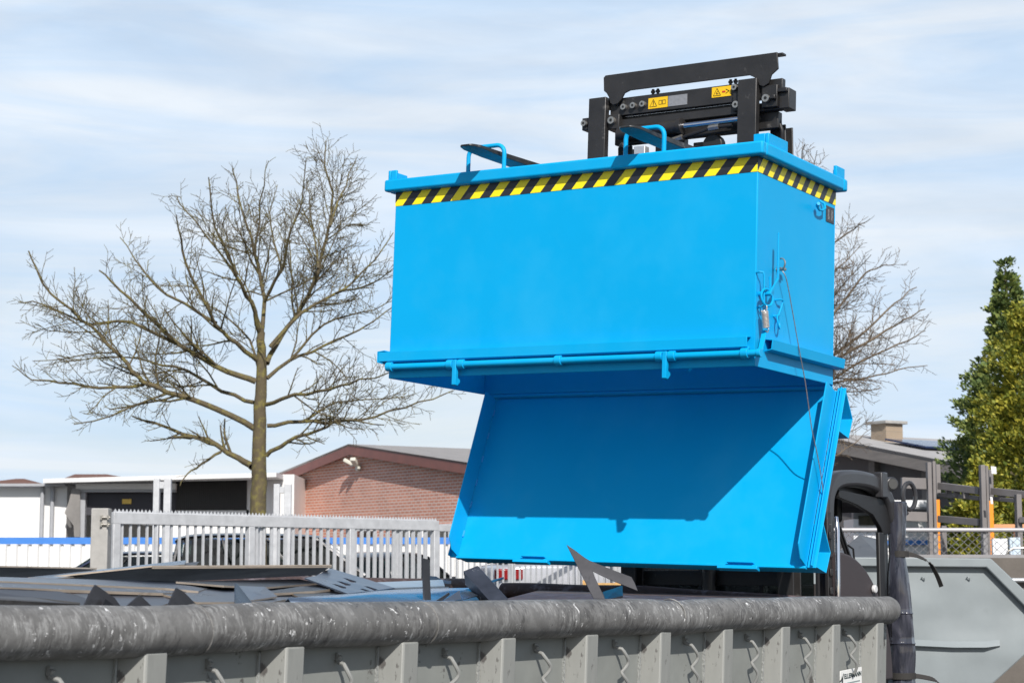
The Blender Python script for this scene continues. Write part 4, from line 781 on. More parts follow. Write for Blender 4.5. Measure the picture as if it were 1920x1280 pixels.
# ------------------------------------------------------------------ parked cars
CGL = glass_mat('tinted_car_glass', (.35, .48, .46), .45); TYRE = RUBBER
def car_paint(n, c): return mat(n, c, .25, .3, var=.03, coat=.6)
def car(name, label, loc, yaw, paint, Ln, Wd, Ht, hood, boot, wagon=.9, lights=True):
    o = empty(name, mat=Matrix.Translation(loc) @ Matrix.Rotation(R(yaw), 4, 'Z')); tag(o, label, 'car', 'cars parked behind the gate')
    belt = Ht * .60; hw = Wd / 2                            # local x forward, origin at mid-length on the ground
    xs = [-Ln / 2, -Ln / 2 + .06, -Ln / 2 + .5, 0, Ln / 2 - .9, Ln / 2 - .25, Ln / 2]
    up_ = [belt * .80, belt * .96, belt, belt, belt * .93, belt * .78, belt * .55]; lo = [.42, .28, .24, .22, .24, .26, .38]; wd = [.80, .93, 1, 1, .98, .9, .72]
    vs = []
    for x, u_, l_, k in zip(xs, up_, lo, wd):
        for y, z in ((-hw * k * .9, l_), (-hw * k, (l_ + u_) * .5), (-hw * k * .96, u_ - .05), (-hw * k * .84, u_), (hw * k * .84, u_), (hw * k * .96, u_ - .05), (hw * k, (l_ + u_) * .5), (hw * k * .9, l_)): vs.append((x, y, z))
    fs = [(i * 8 + k, i * 8 + (k + 1) % 8, i * 8 + 8 + (k + 1) % 8, i * 8 + 8 + k) for i in range(len(xs) - 1) for k in range(8)] + [tuple(range(8)), tuple(48 + k for k in range(8))]
    m = MB(); m.add(vs, fs); m.build('body', paint, o, bevel=.03, smooth=True)
    xb = -Ln / 2 + boot; xf = Ln / 2 - hood; rb = xb + (1 - wagon) * 1.1 + .12; rf = xf - .85; tz = Ht; kw = hw * .86; rw = hw * .66
    roof = sm([(rb - .05, tz - .10), (rb + .25, tz - .02), ((rb + rf) / 2, tz), (rf - .1, tz - .03), (rf + .12, tz - .11)], 4)
    m = MB(); vs = []
    for x, z in roof: vs += [(x, -rw - .02, z - .035), (x, -rw + .12, z), (x, rw - .12, z), (x, rw + .02, z - .035), (x, rw - .02, z - .07), (x, -rw + .02, z - .07)]
    n = len(roof); m.add(vs, [(i * 6 + k, i * 6 + (k + 1) % 6, i * 6 + 6 + (k + 1) % 6, i * 6 + 6 + k) for i in range(n - 1) for k in range(6)] + [tuple(range(6)), tuple(6 * n - 6 + k for k in range(6))]); m.build('roof', paint, o, smooth=True)
    bz = belt - .015
    def pane(nm, q, mt=CGL):
        nrm = (Vector(q[1]) - Vector(q[0])).cross(Vector(q[2]) - Vector(q[0])).normalized() * .006; m = MB(); m.prism(q, nrm); return m.build(nm, mt, o)
    zt = tz - .10
    pane('windscreen', [(xf, -kw + .05, bz), (xf, kw - .05, bz), (rf + .10, rw - .02, zt), (rf + .10, -rw + .02, zt)])
    pane('rear_window', [(xb, -kw + .05, bz), (xb, kw - .05, bz), (rb - .02, rw - .02, zt), (rb - .02, -rw + .02, zt)])
    for sy in (-1, 1):
        A = lambda t: (xb + (xf - xb) * t, sy * kw, bz); B_ = lambda t: (rb + (rf - rb) * t, sy * rw, zt)
        for t0, t1 in ((.05, .30), (.33, .62), (.65, .97)):
            pane('side_window', [A(t0), A(t1), B_(min(1, t1)), B_(t0)])
        for t in (.01, .315, .635, .985):
            m = MB(); m.beam(A(t), B_(t), .06, .035, (1, 0, 0)); m.build('pillar', paint if t in (.01, .985) else RUBBER, o)
        m = MB(); m.box(xf - .45, xf - .25, sy * hw * .93 if sy > 0 else sy * hw * 1.05, sy * hw * 1.05 if sy > 0 else sy * hw * .93, belt - .02, belt + .12); m.build('door_mirror', paint, o, bevel=.02)
        m = MB(); y0 = sy * hw * .74; m.box(-Ln / 2 - .005, -Ln / 2 + (.42 if Ht > 1.9 else .14), min(y0, sy * hw * (1.003 if Ht > 1.9 else .90)), max(y0, sy * hw * (1.003 if Ht > 1.9 else .90)), belt * .78, belt * .92); m.build('tail_light', mat('red_lens', (.22, .006, .008), .15), o, bevel=.02)
        m = MB(); m.box(Ln / 2 - .28, Ln / 2 - .06, min(y0, sy * hw * .86), max(y0, sy * hw * .86), belt * .62, belt * .74); m.build('headlight', mat('clear_lens', (.6, .62, .65), .08), o, bevel=.02)
        for x in (-Ln / 2 + .78, Ln / 2 - .85):
            m = MB(); yy = sy * (hw - .1); m.cyl((x, yy - .11, .31), (x, yy + .11, .31), .31, 20); wh = m.build('wheel', TYRE, o, bevel=.03); m = MB(); m.cyl((x, yy - .113, .31), (x, yy + .113, .31), .19, 14); m.build('wheel_rim', ZINC, wh)
    m = MB(); m.box(-Ln / 2 - .02, -Ln / 2 + .03, -.26, .26, belt * .56, belt * .68); m.build('number_plate', SIGNW, o)
    return o
def g_at(px, Y): p = at(px, 1062, Y); return Vector((p.x, Y, gz(Y)))
car('parked_car', 'dark blue hatchback parked behind the concrete gate post', g_at(212, 36), 178, car_paint('dark_blue_car', (.03, .04, .085)), 4.1, 1.7, 1.47, 1.05, .35)
car('parked_car', 'tall black estate car parked behind the middle of the gate', g_at(560, 33), 4, car_paint('black_car', (.015, .016, .02)), 4.7, 1.85, 1.75, 1.15, .22, 1)
car('parked_car', 'small dark hatchback half hidden in front of the black estate car', g_at(752, 37), 62, car_paint('anthracite_car', (.025, .025, .03)), 3.8, 1.65, 1.46, .95, .3)
car('parked_van', 'silver van with red tail lights seen below the open flap', g_at(1160, 32), 14, car_paint('silver_car', (.50, .51, .55)), 4.6, 1.8, 2.08, 1.1, .2, 1)
car('parked_car', 'blue-grey car parked close behind the black estate car', g_at(440, 38), 100, car_paint('blue_grey_car', (.10, .14, .22)), 4.2, 1.75, 1.55, 1.0, .3)
# wooden crate stack beyond the flap
wc = g_at(1130, 21); crate = empty('wooden_crate', (wc.x - .22, 21, gz(21))); tag(crate, 'pale wooden slatted crate seen through the pointed offcut', 'crate')
WOOD = mat('pale_wood', (.55, .33, .12), .7, var=.2, scale=4, stretch=(8, 8, 1))
for zz in [.1 + .16 * i for i in range(7)]:
    m = MB(); m.box(0, .42, 0, .02, zz, zz + .11); m.build('slat', WOOD, crate)
for x in (0.0, .36):
    m = MB(); m.box(x, x + .06, .021, .08, 0, 1.2); m.build('corner_post', WOOD, crate)

# ------------------------------------------------------------------ white low wall with blue cap strip
WALLW = mat('white_metal_cladding', (.74, .74, .73), .5, var=.03); BSTR = mat('blue_strip', (.055, .21, .60), .45, var=.05)
YW = 43.0; pL = at(-140, 1007, YW); pR = at(1741, 1007, YW); lw = empty('boundary_wall', (pL.x, YW, gz(YW))); tag(lw, 'low white corrugated metal wall with a bright blue strip along it', 'wall')
hW = pL.z - gz(YW); ln = pR.x - pL.x
m = MB(); pr = []; x = 0; vs = []
while x < ln - .1: pr += [(x, 0), (x + .03, -.09), (x + .16, -.09), (x + .19, 0)]; x += .24
m.strip([(a, b, .02) for a, b in pr], .004, (0, 0, hW - .175)); m.build('corrugated_panel', WALLW, lw)
m = MB(); m.box(0, ln, -.06, .0, hW - .15, hW); m.build('blue_strip', BSTR, lw)

# ------------------------------------------------------------------ white hall on the left
hy = 50.0; HP = lambda px, py, Y=hy: at(px, py, Y)
def slab(nm, x0, x1, y0, y1, Y0, Y1, mt, par, bev=0):      # box whose front face fills these pixels at depth Y0
    a = at(x0, y0, Y0); b = at(x1, y1, Y0); inv = par.matrix_world.inverted(); p = inv @ a; q = inv @ b; m = MB(); m.box(p.x, q.x, p.y, p.y + Y1 - Y0, q.z, p.z); return m.build(nm, mt, par, bevel=bev)
hb = g_at(-60, hy); hall = empty('white_hall', hb); tag(hall, 'long low white industrial hall with a loading bay and dark ribbed wall panel', 'building')
bpy.context.view_layer.update()
WH = mat('white_hall_wall', (.74, .74, .73), .6, var=.05, scale=1.2, stretch=(1, 1, .3)); DKR = mat('dark_ribbed_panel', (.035, .034, .034), .6, var=.15, stretch=(1, 1, .1), scale=3); GRY = mat('grey_trim', (.35, .36, .38), .5)
base_y = 1100
slab('wall', -160, 121, 908, base_y, hy, hy + 10, WH, hall); slab('wall', 463, 549, 889, base_y, hy - .02, hy + 10, WH, hall)
slab('wall', 133, 463, 955, base_y, hy + 3.0, hy + 10, WH, hall); slab('dark_panel', 330, 462.5, 893, 956, hy - .04, hy + .1, DKR, hall)
slab('wall', 300, 464, 955.5, base_y, hy - .02, hy + .5, WH, hall)
m = MB(); inv = hall.matrix_world.inverted()
for i in range(34):
    a = inv @ at(332 + i * 3.9, 894, hy - .05); b = inv @ at(332 + i * 3.9, 955, hy - .05); m.box(a.x, a.x + .022, a.y - .02, a.y, b.z, a.z)
m.build('panel_rib', DKR, hall)['kind'] = 'stuff'
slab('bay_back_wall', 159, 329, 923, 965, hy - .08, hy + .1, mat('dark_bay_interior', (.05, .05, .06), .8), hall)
slab('bay_lintel', 142, 329, 906, 917, hy - .3, hy - .1, WH, hall); slab('bay_lintel_edge', 150, 329, 917.5, 922, hy - .32, hy - .12, GRY, hall); slab('bay_post', 150.5, 158, 922.5, 1010, hy - .3, hy - .1, GRY, hall)
a = at(81, 897, hy - .7); b = at(518, 885.5, hy - 1.6); m = MB(); p = inv @ a; q = inv @ b; m.hexa([(p.x, p.y, p.z - .11), (q.x, q.y, q.z - .11), (q.x, q.y + 12, q.z - .1), (p.x, p.y + 12, p.z - .1), (p.x, p.y, p.z), (q.x, q.y, q.z), (q.x, q.y + 12, q.z + .1), (p.x, p.y + 12, p.z + .1)]); m.build('roof_fascia', WH, hall)
slab('gutter', -160, 80.5, 906, 911, hy - .35, hy - .05, GRY, hall); slab('eaves', 80.8, 121, 905, 910.5, hy - .4, hy - .05, GRY, hall)
for px in (80, 99):
    a = inv @ at(px, 911, hy - .1); m = MB(); m.cyl((a.x, a.y, 0), (a.x, a.y, a.z), .055, 10); m.build('downpipe', GRY, hall, smooth=True)
# torn tarpaulin hanging at the bay corner
P = [at(*q, hy - .45) for q in ((135, 915), (150, 916), (150, 1006), (139, 1006), (138, 985), (121, 961), (129, 940))]; c = P[0].copy(); m = MB(); m.prism([p - c for p in P], (0, .03, 0)); o = m.build('tarpaulin', mat('grey_tarpaulin', (.20, .19, .18), .7, var=.35, scale=1.5, bump=.6, bscale=2), hall); o.matrix_world = Matrix.Translation(c)
m = MB(); a = at(229, 935, hy - .12); b = at(246, 944, hy - .12); m.box(0, b.x - a.x, 0, .02, 0, a.z - b.z); o = m.build('yellow_sign', mat('faded_yellow_sign', (.75, .50, .10), .6, var=.2, scale=4), hall); o.matrix_world = Matrix.Translation((a.x, a.y, b.z))
# tiled house roof far behind it
RT = mat('red_brown_tiles', (.16, .075, .05), .8, var=.3, scale=2, stretch=(1, 6, 1))
def house(px0, pxr0, pxr1, px1, yr, ye, Y, lab):
    a = at(px0, ye, Y); b = at(pxr0, yr, Y + 3); c = at(pxr1, yr, Y + 3); d = at(px1, ye, Y); h = empty('tiled_house', (a.x, Y, gz(Y))); tag(h, lab, 'house', 'tiled houses beyond the hall')
    bpy.context.view_layer.update(); iv = h.matrix_world.inverted(); q = [iv @ v for v in (a, b, c, d)]
    m = MB(); m.add([q[0], q[3], q[2], q[1], q[0] + Vector((0, 6, 0)), q[3] + Vector((0, 6, 0))], [(0, 1, 2, 3), (4, 3, 2, 5), (0, 3, 4), (1, 5, 2), (0, 4, 5, 1)]); m.build('roof', RT, h)
    m = MB(); m.box(.3, q[3].x - .3, .3, 5.6, 0, q[0].z - .01); m.build('wall', WH, h)
house(118, 140, 200, 250, 888.5, 897, 75, 'tiled house behind the hall roof above the loading bay'); house(-70, 30, 46, 66, 897, 909, 70, 'tiled house behind the hall at the far left edge')

# ------------------------------------------------------------------ gabled buildings
def gabled(name, label, apex, d, r, tl, tr, pl, pr_, depth, wmat, fmat, rmat, fas=.28, over=.24):
    d = Vector((*d, 0)).normalized(); r = Vector((*r, 0)).normalized(); zb = gz(apex.y)
    o = empty(name, mat=Matrix.Translation((apex.x, apex.y, zb)) @ Matrix((d, r, Vector((0, 0, 1)))).transposed().to_4x4()); tag(o, label, 'building'); za = apex.z - zb
    def zz(x): return za - (pl * -x if x < 0 else pr_ * x)
    gx = [-tl + .12, 0, tr - .12]; m = MB(); m.prism([(gx[0], over, 0), (gx[2], over, 0), (gx[2], over, zz(gx[2]) - .12), (0, over, za - .12), (gx[0], over, zz(gx[0]) - .12)], (0, depth - over * 2, 0)); m.build('wall', wmat, o)
    m = MB(); m.prism([(-tl, 0, zz(-tl) - fas), (0, 0, za - fas), (tr, 0, zz(tr) - fas), (tr, 0, zz(tr) - .03), (0, 0, za - .03), (-tl, 0, zz(-tl) - .03)], (0, .04, 0)); m.build('fascia', fmat, o)
    for s0, s1, nm in ((-tl - .03, 0, 'roof_slope'), (0, tr + .03, 'roof_slope')):
        m = MB(); m.prism([(s0, -.03, zz(s0) - .11 if abs(s0) > .1 else za - .11), (s1, -.03, zz(s1) - .11 if abs(s1) > .1 else za - .11), (s1, -.03, zz(s1)), (s0, -.03, zz(s0))], (0, depth, 0)); m.v = [(x, y + (.075 if z < zz(x) - .05 else 0), z) for x, y, z in m.v]; m.build(nm, rmat, o)
    return o, zz
BRK = brick_mat('red_brick', (.62, .27, .19), (.50, .215, .155), (.64, .55, .49), 1.0)
FASB = mat('brown_painted_fascia', (.20, .08, .066), .55, var=.2, scale=3); CORR = mat('grey_fibre_cement', (.46, .44, .425), .85, var=.12, scale=3)
wv = CORR.node_tree.nodes.new('ShaderNodeTexWave'); wv.inputs['Scale'].default_value = 5.2; wv.bands_direction = 'Y'; tcc = CORR.node_tree.nodes.new('ShaderNodeTexCoord'); bb = CORR.node_tree.nodes.new('ShaderNodeBump'); bb.inputs['Strength'].default_value = .9; bb.inputs['Distance'].default_value = .05
CORR.node_tree.links.new(tcc.outputs['Object'], wv.inputs[0]); CORR.node_tree.links.new(wv.outputs['Fac'], bb.inputs['Height']); CORR.node_tree.links.new(bb.outputs[0], CORR.node_tree.nodes['Principled BSDF'].inputs['Normal'])
DV, RV = (.536, -.844), (.844, .536)
apx = at(655, 832, 50); bk, zf = gabled('brick_building', 'red brick building with a shallow brown-edged gable and grey corrugated roof', apx, DV, RV, 4.45, 9.5, .139, .126, 14, BRK, FASB, CORR)
bpy.context.view_layer.update(); bki = bk.matrix_world.inverted(); nb = bk.matrix_world.to_3x3() @ Vector((0, 1, 0)); p0b = bk.matrix_world @ Vector((0, .24, 0))
def on_brick(px, py): return bki @ hit(px, py, p0b, nb)
FLW = mat('cream_lamp_casing', (.62, .60, .52), .4)
c = on_brick(675, 872); fl2 = empty('floodlight', mat=bk.matrix_world @ Matrix.Translation((c.x, .23, c.z))); tag(fl2, 'cream twin floodlight under the gable of the brick building', 'lamp')
for sx_, n_2 in ((-1, 'lamp_head'), (1, 'lamp_head')):
    m = MB(); m.beam((sx_ * .06, -.12, .0), (sx_ * .24, -.34, .15), .15, .10); m.build(n_2, FLW, fl2, bevel=.02)
m = MB(); m.box(-.06, .06, -.10, -.001, -.14, .02); m.build('bracket', FLW, fl2, bevel=.01); m = MB(); m.cyl((.16, -.1, -.10), (.16, -.1, -.04), .05, 10); m.build('sensor', FLW, fl2)
def bwin(nm, x0, x1, y0, y1, frame, glassm, bars=0, par=bk):
    a = on_brick(x0, y0); b = on_brick(x1, y1); m = MB(); fz = .06
    for q in ((a.x, b.x, a.z - fz, a.z), (a.x, b.x, b.z, b.z + fz), (a.x, a.x + fz, b.z + fz + .001, a.z - fz - .001), (b.x - fz, b.x, b.z + fz + .001, a.z - fz - .001)): m.box(q[0], q[1], .19, .239, q[2], q[3])
    for i in range(bars): xm = a.x + (b.x - a.x) * (i + 1) / (bars + 1); m.box(xm - .04, xm + .04, .19, .239, b.z + fz + .001, a.z - fz - .001)
    f = m.build(nm, frame, par); m = MB(); m.box(a.x + fz, b.x - fz, .22, .237, b.z + fz, a.z - fz); m.build('pane', glassm, f); return f
PANE = mat('dark_window_pane', (.03, .035, .035), .06, var=.1); bwin('window', 545, 556, 925, 1000, WHITE, PANE); bwin('window', 679, 706, 993, 1015, WHITE, PANE, 1); bwin('window', 744, 872, 985, 1016, WHITE, PANE, 4)
m = MB(); a = on_brick(674, 990); b = on_brick(707, 994); m.box(a.x, b.x, .0, .238, b.z, a.z); m.build('window_hood', WHITE, bk)
P_ = [on_brick(px, py) for px, py in ((536, 903), (580, 879), (640, 856), (672, 852))]; m = MB(); m.tube([(p.x, .225, p.z) for p in P_], .012, 6); m.build('cable', ZINC, bk, smooth=True)
# grey house on the right
GW_ = mat('dark_grey_render', (.12, .115, .115), .85, var=.08, scale=.8); GF = mat('weathered_grey_board', (.20, .185, .175), .8, var=.25, scale=3, stretch=(.5, 1, 4)); GR2 = mat('pale_grey_roofing', (.36, .35, .34), .9, var=.12, scale=3)
apg = at(1500, 810, 42); gh, zg = gabled('grey_building', 'dark grey building with a shallow pitched roof, brick chimney and solar panels', apg, DV, RV, 6, 5.2, .18, .19, 12, GW_, GF, GR2, .30, .55)
bpy.context.view_layer.update(); ghi = gh.matrix_world.inverted()
def on_slope(px, py):                                      # roof point seen at this pixel
    nrm = gh.matrix_world.to_3x3() @ Vector((.19, 0, 1)); p0 = gh.matrix_world @ Vector((0, 0, zg(0))); return ghi @ hit(px, py, p0, nrm)
ng = gh.matrix_world.to_3x3() @ Vector((0, 1, 0)); pg0 = gh.matrix_world @ Vector((0, .55, 0))
for px in (1640, 1739):
    c = ghi @ hit(px, 900, pg0, ng); m = MB(); m.box(c.x - .02, c.x + .16, .40, .549, 0, zg(c.x + .2) - .33); m.build('pilaster', GF, gh)
cb = on_slope(1660, 826); CHB = brick_mat('buff_brick', (.36, .27, .18), (.27, .21, .15), (.35, .30, .25), .55)
cw = .24; m = MB(); m.box(cb.x - cw, cb.x + cw, cb.y - .2, cb.y + .3, zg(cb.x + cw) - .1, zg(cb.x) + .36); ch = m.build('chimney', CHB, gh); m = MB(); m.box(cb.x - cw - .08, cb.x + cw + .08, cb.y - .28, cb.y + .38, zg(cb.x) + .361, zg(cb.x) + .43); m.build('chimney_cap', CONC, ch, bevel=.01)
SOL = mat('solar_glass', (.02, .035, .09), .12, .2, var=.1, scale=3); A = on_slope(1652, 829.5); B = on_slope(1763, 846)
nn_ = 4
for i in range(nn_):
    x0 = A.x + (B.x - A.x) * i / nn_ + .02; x1 = A.x + (B.x - A.x) * (i + 1) / nn_ - .02; y0 = A.y + .1
    m = MB(); m.hexa([(x0, y0, zg(x0) + .06), (x1, y0, zg(x1) + .06), (x1, y0 + 3.2, zg(x1) + .06), (x0, y0 + 3.2, zg(x0) + .06), (x0, y0, zg(x0) + .10), (x1, y0, zg(x1) + .10), (x1, y0 + 3.2, zg(x1) + .10), (x0, y0 + 3.2, zg(x0) + .10)]); m.build('solar_panel', SOL, gh)

# ------------------------------------------------------------------ grey open skip on the right
SK = mat('dented_grey_skip', (.235, .265, .275), .5, var=.1, scale=2.5, col2=(.20, .225, .23), amt=(.62, .72), bump=.0)
nd = SK.node_tree; zz3 = nd.nodes.new('ShaderNodeTexNoise'); zz3.inputs['Scale'].default_value = 2.6; zz3.inputs['Detail'].default_value = .6; b3 = nd.nodes.new('ShaderNodeBump'); b3.inputs['Strength'].default_value = .5; b3.inputs['Distance'].default_value = .09
tc3 = nd.nodes.new('ShaderNodeTexCoord'); nd.links.new(tc3.outputs['Object'], zz3.inputs['Vector']); nd.links.new(zz3.outputs['Fac'], b3.inputs['Height']); nd.links.new(b3.outputs[0], nd.nodes['Principled BSDF'].inputs['Normal'])
YS = 14.3; sk = empty('grey_skip', (at(1700, 1062, YS).x, YS, gz(YS))); tag(sk, 'dented grey steel skip with slanting ends beyond the forklift', 'skip'); bpy.context.view_layer.update(); ski = sk.matrix_world.inverted()
def sp_(px, py, dy=0): p = ski @ at(px, py, YS + dy); return p
prof = [(1500, 1044), (1856, 1047), (1985, 1172), (1852, 1292), (1560, 1440), (1500, 1440)]
m = MB(); q = [sp_(*k) for k in prof]; m.prism([(p.x, .06, p.z) for p in q], (0, .012, 0)); m.build('side_plate', SK, sk)
m = MB(); m.prism([(p.x, 1.75, p.z) for p in q], (0, .012, 0)); m.build('side_plate', SK, sk)
m = MB()
for i in range(1, 5):
    a, b = q[i], q[i + 1]
    if i == 0: continue
    m.add([(a.x, .072, a.z), (b.x, .072, b.z), (b.x, 1.749, b.z), (a.x, 1.749, a.z), (a.x, .072, a.z - .01), (b.x, .072, b.z - .01), (b.x, 1.749, b.z - .01), (a.x, 1.749, a.z - .01)], [(0, 1, 2, 3), (7, 6, 5, 4), (0, 4, 5, 1), (1, 5, 6, 2), (2, 6, 7, 3), (3, 7, 4, 0)])
m.build('skip_shell', SK, sk)
fr = [(1500, 1043), (1858, 1046), (1990, 1171), (1975, 1190), (1850, 1063), (1500, 1060)]; q2 = [sp_(*k) for k in fr]
m = MB(); m.prism([(p.x, 0, p.z) for p in q2], (0, .0595, 0)); m.build('rim_flange', SK, sk, bevel=.008)
m = MB(); a = sp_(1694, 1060.5); b = sp_(1703, 1205); m.box(a.x, b.x, .02, .0595, b.z, a.z); m.build('upright_stiffener', SK, sk, bevel=.006)
q3 = [sp_(1704, 1203), sp_(1790, 1207), sp_(1850, 1207), sp_(1878, 1204)]; m = MB()
m.add([(p.x, .058, p.z + .02) for p in q3] + [(p.x, .012 if i < 3 else .05, p.z - .024) for i, p in enumerate(q3)] + [(p.x, .058, p.z - .035) for p in q3], [(i, i + 1, 5 + i, 4 + i) for i in range(3)] + [(4 + i, 5 + i, 9 + i, 8 + i) for i in range(3)]); m.build('pressed_ridge', SK, sk, smooth=True)
m = MB(); a = sp_(1560, 1096); b = sp_(1693, 1100); m.box(a.x, b.x, .02, .0595, b.z, a.z); m.build('lower_stiffener', RUBBER, sk)
for px in (1733, 1818):
    c_ = sp_(px, 1084); m = MB(); m.tube([(c_.x - .012, .052, c_.z), (c_.x - .004, .04, c_.z + .012), (c_.x + .006, .035, c_.z + .006), (c_.x + .012, .05, c_.z - .012)], .005, 6); m.build('tarp_hook', SK, sk, smooth=True)
m = MB(); P = [at(*k) for k in ((1560, 1046, 14.6), (1612, 1003, 15.4), (1650, 1012, 15.4), (1656, 1046, 14.6))]; c = P[0].copy(); m.prism([p - c for p in P], (0, .004, .004)); o = m.build('sheet_offcut', S_BAR, None); o.location = c; tag(o, 'bent grey sheet sticking up out of the grey skip', 'metal scrap')

# ------------------------------------------------------------------ retaining wall with chain-link fence, right
YR = 18.0; x0 = at(1530, 1062, YR).x; x1 = at(2040, 1062, YR).x; rt_ = at(1800, 1045, YR).z; rw = empty('retaining_wall', (x0, YR, gz(YR))); tag(rw, 'low brown-grey concrete retaining wall under the chain-link fence', 'wall')
m = MB(); m.box(0, x1 - x0, 0, .25, -.2, rt_ - gz(YR)); m.build('concrete_face', mat('brown_concrete', (.13, .115, .10), .9, var=.25, scale=3, bump=.3, bscale=30), rw)
m = MB(); a = at(1899, 1087, YR - .1); m.cyl((a.x - x0, -.06, a.z - gz(YR)), (a.x - x0 + .5, -.06, a.z - gz(YR)), .022, 10); m.build('drain_pipe', ZINC, rw, smooth=True)
DZ = mat('dull_zinc_wire', (.27, .265, .27), .55, .3, var=.15)
cf = empty('chain_link_fence', (x0, YR + .12, rt_)); tag(cf, 'chain-link fence with a galvanised top rail on the retaining wall', 'fence')
hF = at(1800, 992.5, YR).z - rt_
m = MB(); m.cyl((0, 0, hF), (x1 - x0, 0, hF), .021, 10); m.build('top_rail', mat('dull_rail', (.40, .39, .40), .5, .2, var=.15), cf, smooth=True); m = MB(); m.box(0, x1 - x0, -.012, .012, .0, .03); m.build('bottom_rail', DZ, cf)
m = MB(); sp = .078; x = -hF
while x < x1 - x0:
    for sg_ in (1, -1):
        a, b = (x, x + hF) if sg_ > 0 else (x + hF, x); aa, bb_ = Vector((a, .0035 * sg_, .03)), Vector((b, .0035 * sg_, hF)); m.tube([aa, bb_], .0026, 4, cap=False)
    x += sp
m.build('wire_mesh', DZ, cf)
for px in (1560, 1754, 1847, 1990):
    a = at(px, 1000, YR + .15).x - x0; m = MB(); m.box(a - .02, a + .02, .015, .055, 0, hF); m.build('fence_post', DZ, cf)

# ------------------------------------------------------------------ steel storage racks beyond the fence
RK = mat('grey_rack_steel', (.185, .17, .165), .6, var=.15, scale=4); ORG = mat('orange_rack_steel', (.85, .27, .012), .45, var=.08)
YK = 24.0; rk = empty('storage_rack', (at(1750, 1062, YK).x, YK, gz(YK))); tag(rk, 'grey steel storage rack with heavy beams beyond the chain-link fence', 'rack'); bpy.context.view_layer.update(); rki = rk.matrix_world.inverted()
def rb_(nm, x0, x1, y0, y1, Y, dp, mt, par, inv): a = inv @ at(x0, y0, Y); b = inv @ at(x1, y1, Y); m = MB(); m.box(a.x, b.x, a.y, a.y + dp, b.z, a.z); return m.build(nm, mt, par, bevel=.004)
for x0_, x1_, t, Y in ((1739, 1746.5, 866, 24), (1748.5, 1754, 864, 24.05), (1755, 1763, 870, 24.4), (1839, 1847.5, 871, 23.2), (1848.5, 1853, 873, 23.3), (1854.5, 1862, 880, 23.7), (1906, 1915.5, 926, 22.8), (1766, 1775, 985, 24.5)):
    a = rki @ at(x0_, t, Y); b = rki @ at(x1_, t, Y); m = MB(); m.box(a.x, b.x, a.y, a.y + .12, a.z - .38 if x0_ in (1755, 1854.5) else 0, a.z); m.build('post', RK, rk, bevel=.004)
for p, q_, hh in (((1690, 905, 24.1), (1742, 907, 24.1), .14), ((1763, 910.5, 24.1), (1840, 920, 23.35), .085), ((1862, 920.5, 23.35), (1960, 931, 22.6), .085), ((1690, 967, 24.1), (1742, 969, 24.1), .12), ((1763, 972.5, 24.1), (1840, 979, 23.35), .085), ((1763, 927, 24.2), (1840, 934, 23.45), .05), ((1862, 934, 23.45), (1908, 938, 22.9), .05), ((1915, 974, 22.8), (1965, 975, 22.5), .07)):
    m = MB(); m.beam(rki @ at(*p), rki @ at(*q_), .09, hh); m.build('beam', RK, rk, bevel=.004)
for px, py, Y in ((1780, 921, 24), (1795, 923, 23.8), (1812, 925, 23.6), (1880, 927, 23.2)):
    a = rki @ at(px, py, Y); m = MB(); m.box(a.x - .035, a.x + .035, a.y, a.y + .08, a.z - .055, a.z + .03); m.build('bracket', RK, rk)
ro = empty('storage_rack', (at(1800, 1062, 26).x, 26, gz(26))); tag(ro, 'orange steel rack standing behind the grey rack', 'rack'); bpy.context.view_layer.update(); roi = ro.matrix_world.inverted()
for x0_, x1_, t in ((1753, 1762, 936), (1848, 1851.5, 934), (1853, 1862, 930), (1904, 1913, 992)):
    a = roi @ at(x0_, t, 26); b = roi @ at(x1_, t, 26); m = MB(); m.box(a.x, b.x, 0, .12, 0, a.z); m.build('post', ORG, ro, bevel=.004)
m = MB(); a = roi @ at(1862.5, 982, 26); b = roi @ at(1975, 990, 26); m.box(a.x, b.x, .02, .1, b.z, a.z); m.build('beam', mat('faded_orange_steel', (.62, .30, .14), .6, var=.1), ro)
for (x0_, x1_, y0_, y1_, Y, lab) in ((1858, 1868, 873.5, 888, 23.55, 'small white tag high on the grey rack post'), (1856.5, 1861.5, 930.5, 944.5, 23.0, 'narrow white tag hanging in front of the orange post')):
    a = at(x0_, y0_, Y); b = at(x1_, y1_, Y); m = MB(); m.prism([(0, 0, 0), (b.x - a.x, 0, -.008), (b.x - a.x + .004, 0, b.z - a.z), (.006, 0, b.z - a.z + .004)], (0, .004, 0)); o = m.build('rack_tag', SIGNW, None); o.location = a; tag(o, lab, 'tag')
for (x0_, x1_, y0_, y1_, Y, lab, mt) in ((1861, 1889, 1009, 1100, 20.5, 'white panel standing behind the chain-link fence', WHITE), (1893, 1913, 1007, 1100, 20.6, 'pale blue panel standing next to the white panel', mat('pale_blue_panel', (.52, .62, .70), .5))):
    a = at(x0_, y0_, Y); b = at(x1_, y0_, Y); m = MB(); m.box(0, b.x - a.x, 0, .06, 0, a.z - gz(Y)); m.box(.03, b.x - a.x - .03, -.012, -.0005, .05, a.z - gz(Y) - .03); o = m.build('leaning_panel', mt, None, bevel=.004); o.location = (a.x, a.y, gz(Y)); tag(o, lab, 'panel')
a = at(1884, 1045, 19); m = MB(); m.tube([(0, 0, -.6), (0, 0, 0), (.03, 0, .06), (.09, 0, .095), (.5, 0, .10)], .011, 8); o = m.build('bent_pipe', BOLT, None, smooth=True); o.location = a; tag(o, 'thin bent pipe behind the chain-link fence', 'pipe')
